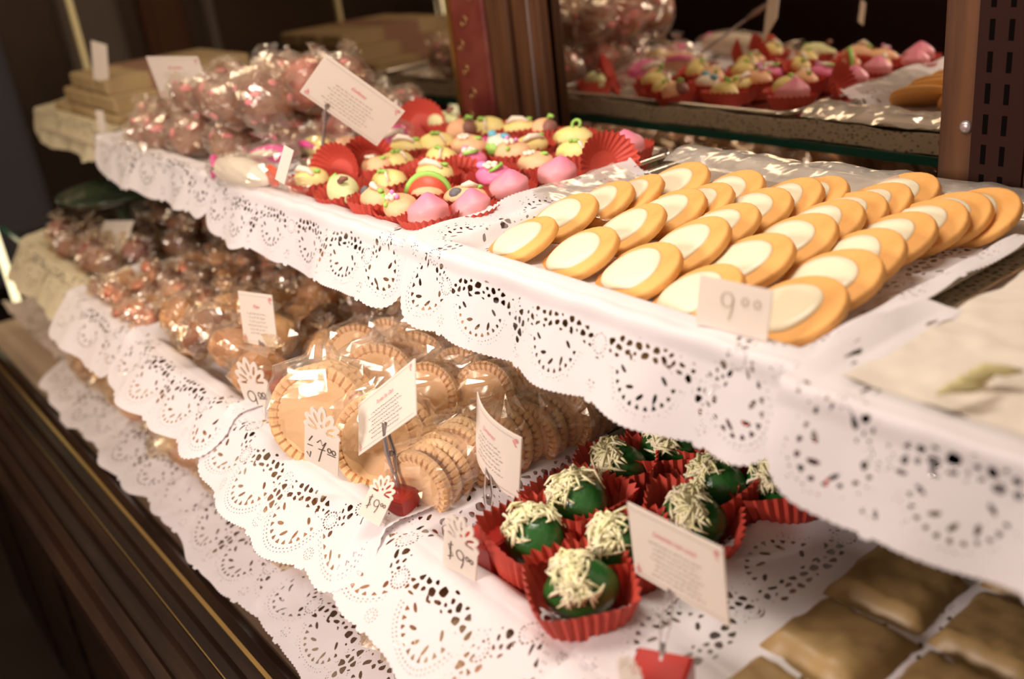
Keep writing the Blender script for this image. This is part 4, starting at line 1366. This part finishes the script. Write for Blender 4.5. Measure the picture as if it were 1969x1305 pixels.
def holder(base, tip, label, yaw=.3, side=.13, cube=True, rod=.0085, updir=None):
    """red acrylic cube with a wire and a spring clip; base = centre of the cube's foot, tip = where the clip grips"""
    t = thing('card_holder', label, 'card holder', base, 'card holders')
    b = V3(base); tp = V3(tip) - b
    R_ = Matrix.Rotation(yaw, 4, 'Z'); h = side
    if cube:
        e = side * .06; s2 = side / 2
        vs = []
        for z, k in ((0, s2 - e), (e, s2), (h - e, s2), (h, s2 - e)):
            for sx, sy in ((-1, -1), (1, -1), (1, 1), (-1, 1)): vs.append(R_ @ V3((sx * k, sy * k, z)))
        fs = [(3, 2, 1, 0), (12, 13, 14, 15)]
        for i in range(3):
            for q in range(4): a, c = i * 4 + q, i * 4 + (q + 1) % 4; fs.append((a, c, c + 4, a + 4))
        MB().add(vs, fs).build('cube', m_cube, t, smooth=False)['label'] = 'red acrylic cube'
    st = V3((0, 0, h * .9 if cube else 0)); d = (tp - st); L = d.length; dn = d.normalized()
    m0 = st + d * max(.3, 1 - .16 / L)
    MB().tube([st, st + (m0 - st) * .5 + V3((.003, 0, 0)), m0], [rod, rod, rod * .8], 8).build('wire', m_wire, t)
    sd = dn.cross(V3((0, -1, 0))).normalized(); fw = dn.cross(sd).normalized()
    mb = MB()
    for q in (-1, 1):
        p0 = m0 + fw * .004 * q; p1 = m0 + dn * .07 + fw * .011 * q; p2 = tp + dn * .02 + fw * .003 * q
        vs = [p0 - sd * .006, p0 + sd * .006, p1 - sd * .014, p1 + sd * .014, p2 - sd * .006, p2 + sd * .006]
        vs += [v + fw * .003 * q for v in vs]
        mb.add(vs, [(0, 1, 3, 2), (2, 3, 5, 4), (6, 8, 9, 7), (8, 10, 11, 9), (0, 2, 8, 6), (2, 4, 10, 8), (1, 7, 9, 3), (3, 9, 11, 5)])
    mb.ball(m0 + dn * .065, .010, 10)
    mb.build('spring_clip', m_wire, t)
    return t


def fan_f(X, Y, w_):
    """>0 inside the tag outline: square with a palmette on top; X,Y centred on the square"""
    sq = np.minimum(w_ / 2 - np.abs(X), w_ / 2 - np.abs(Y))
    out = sq; cx_, cy_ = 0, w_ * .52
    hol = np.full(X.shape, 1.0)
    for k in range(-3, 4):
        a = PI / 2 + k * .50; Lr = w_ * (.42 - .05 * abs(k))
        px_, py_ = cx_ + math.cos(a) * Lr, cy_ + math.sin(a) * Lr
        dx, dy = X - px_, Y - py_
        al = dx * math.cos(a) + dy * math.sin(a); ac = -dx * math.sin(a) + dy * math.cos(a)
        out = np.maximum(out, (w_ * .20 - np.hypot(al * .75, ac * 1.6)))
        hol = np.minimum(hol, np.hypot(al * .62, ac * 2.1) - w_ * .085)
    out = np.maximum(out, w_ * .26 - np.hypot(X - cx_, (Y - cy_) * .8))
    hol = np.minimum(hol, np.hypot(X * 1.1, Y - cy_ - w_ * .16) - w_ * .05)
    for sx in (-1, 1): hol = np.minimum(hol, np.hypot(X - sx * w_ * .17, Y - cy_ - w_ * .04) - w_ * .05)
    return np.minimum(out, np.where(Y > w_ * .5, hol, 1))


def price_tag(pix, D, yaw, pit, label, glyphs, scale=1.0, bend=0):
    c, u, v = plane_pts(pix, D, yaw, pit)
    w_ = (u.length + v.length) / 2 * scale
    t = thing('price_tag', label, 'price tag', c, 'price tags with cut out fans'); t.rotation_euler = frame_rot(u, v).to_euler()
    xs = np.linspace(-w_ * .62, w_ * .62, 110); ys = np.linspace(-w_ * .52, w_ * 1.30, 150)
    X, Y = np.meshgrid(xs, ys)
    f = lambda x, y: (x, y, bend * (y / w_) ** 2)
    vs, fs = march(fan_f(X, Y, w_), xs, ys, f)
    n_ = len(vs)
    o = MB().add(vs + [(x, y, z - .004) for x, y, z in vs], fs + [tuple(i + n_ for i in q)[::-1] for q in fs]).build('tag_card', m_card, t)
    if glyphs:
        s = w_
        b = strokes([[(x * s, y * s) for x, y in g] for g in glyphs], .013 * s)
        b.v = [(x, y, z + bend * (y / w_) ** 2) for x, y, z in b.v]
        b.build('handwritten_price', m_ink, t, smooth=False)
    return t, c


def arc(cx_, cy_, rx, ry, a0, a1, n_=14):
    return [(cx_ + rx * math.cos(a0 + (a1 - a0) * i / n_), cy_ + ry * math.sin(a0 + (a1 - a0) * i / n_)) for i in range(n_ + 1)]


def nine(x, y, s): return [arc(x, y, s * .5, s * .55, .3, 6.4), [(x + s * .5, y + s * .2), (x + s * .45, y - s * .8), (x + s * .25, y - s * 1.5)]]


def zero(x, y, s): return [arc(x, y, s * .5, s * .6, 0, 6.3)]


G9 = nine(-.18, .18, .26) + zero(.12, .22, .11) + zero(.26, .22, .11) + [[(.06, .12), (.33, .12)]]
G17 = [[(-.36, .12), (-.26, .30)], [(-.40, .00), (-.25, .02)], [(-.42, -.22), (-.33, -.34), (-.30, -.16)], [(-.12, .18), (-.02, .30), (.04, .16), (.14, .30)], [(.14, .30), (.02, .0), (-.06, -.34)], [(-.08, .02), (.12, .06)]] + zero(.24, .12, .10) + zero(.37, .12, .10) + [[(.18, -.0), (.42, .02)]]
GS9 = [[(-.20, .30), (-.34, .24), (-.28, .10), (-.18, .0), (-.34, -.10)], [(-.27, .36), (-.27, -.16)]] + nine(.02, .16, .22) + zero(.24, .20, .09) + zero(.36, .20, .09)

m_whitec = m_card
# upper shelf cards
_, c, u, v = menu_card([(279, 109), (378, 109), (410, 190), (312, 187)], 5.65, 20, -10, 'landscape menu card on a wire clip above the rose coloured wrapped sweets', 'Borrachitos', 6, 1)
foot = at(358, 262, UP - .05); holder((foot.x, foot.y, UP - .05), c - v * .46, 'wire clip holding the card above the rose coloured sweets', cube=False)
_, c, u, v = menu_card([(630, 103), (775, 215), (728, 280), (573, 178)], 4.25, 41, -18, 'large cream menu card tilted to the right above the marzipan fruits', 'Galletas', 7, 2)
foot = at(615, 322, UP - .05); holder((foot.x, foot.y, UP - .05), c - v * .42 - u * .18, 'wire clip with a long jaw gripping the tilted card', cube=False)
menu_card([(549, 282), (566, 289), (545, 355), (526, 341)], 3.85, 25, 10, 'narrow blank cream card at the left edge of the cup tray', blank=True)
menu_card([(170, 78), (203, 85), (211, 162), (185, 152)], 7.3, 20, 5, 'blurred cream card standing over the stacked cream bars', blank=True)
menu_card([(175, 215), (190, 218), (212, 250), (198, 250)], 6.7, 20, 5, 'small blurred cream card in front of the stacked cream bars', blank=True)
# lower shelf cards
_, c, u, v = menu_card([(207, 428), (265, 430), (224, 488), (170, 487)], 6.6, 2, 40, 'blurred blank cream card over the wine red sweets', blank=True)
_, c, u, v = menu_card([(464, 562), (530, 568), (527, 668), (463, 655)], 4.2, 20, 8, 'upright menu card with a red title over the brown wrapped pastries', 'Flan', 6, 3)
b0 = at(505, 795, LOW - .05)
holder((b0.x + .02, b0.y + .05, LOW - .05), c - v * .45, 'red cube holder behind the nine price tag', .2)
_, c, u, v = menu_card([(695, 772), (799, 689), (798, 797), (683, 880)], 3.12, -13, 25, 'menu card titled in script, slanting above the crimped biscuits', 'Tortitas Sta. Clara', 7, 4, ink=m_ink)
b0 = at(757, 1012, LOW - .05)
holder((b0.x, b0.y + .04, LOW - .05), c - v * .36 + u * .0, 'red cube holder in front of the wrapped crimped biscuits', .35, .125)
_, c, u, v = menu_card([(901, 755), (979, 844), (985, 971), (897, 875)], 3.0, -10, 6, 'curled cream menu card at the left of the limes', 'Limones', 6, 5, bend=-.03)
b0 = at(935, 1100, LOW - .05)
holder((b0.x, b0.y + .03, LOW - .05), c - v * .40, 'red cube holder beside the limes, behind the curled card', .1, .125)
_, c, u, v = menu_card([(1203, 961), (1394, 1060), (1398, 1200), (1224, 1105)], 2.45, -4, 2, 'large blurred menu card in front of the limes', 'Limones con coco', 7, 6)
b0 = at(1272, 1372, LOW - .02)
holder((b0.x, b0.y, LOW - .02), c - v * .48 - u * .10, 'blurred dark red cube holder at the bottom edge of the photo', .5, .13)
_, c, u, v = menu_card([(1338, 525), (1480, 560), (1480, 655), (1345, 625)], 2.42, 8, 12, 'blurred cream price card leaning on the iced oval biscuits', blank=True)
t = _
strokes([[(x * .16, y * .16) for x, y in g] for g in nine(-.1, .1, .2) + zero(.2, .12, .10) + zero(.4, .12, .10)], .002).build('handwritten_price', mat('faint_ink', (.50, .42, .32), .8), t, smooth=False)
# price tags
price_tag([(466, 750), (536, 755), (533, 797), (463, 795)], 4.05, 20, 0, 'cream price tag with fan reading nine, below the brown pastries', G9)
price_tag([(610, 820), (658, 850), (628, 907), (577, 885)], 3.3, 20, 0, 'cream price tag with fan reading seventeen, on the biscuit tray edge', G17)
price_tag([(688, 940), (738, 970), (752, 1010), (703, 980)], 3.1, 25, 35, 'cream price tag with fan in front of the red cube, below the slanting card', GS9)
price_tag([(857, 1018), (916, 1066), (912, 1133), (850, 1088)], 2.85, 8, 2, 'cream price tag with fan reading nine, left of the limes', GS9)
price_tag([(1190, 1290), (1240, 1310), (1240, 1350), (1190, 1330)], 2.3, 8, 2, 'blurred cream price tag at the bottom edge below the large card', None)
# remove unused prototypes
for p_ in list(PROTO.values()) + BIS + LM:
    if p_.name not in USED:
        for c_ in kids(p_): bpy.data.objects.remove(c_)
        bpy.data.objects.remove(p_)
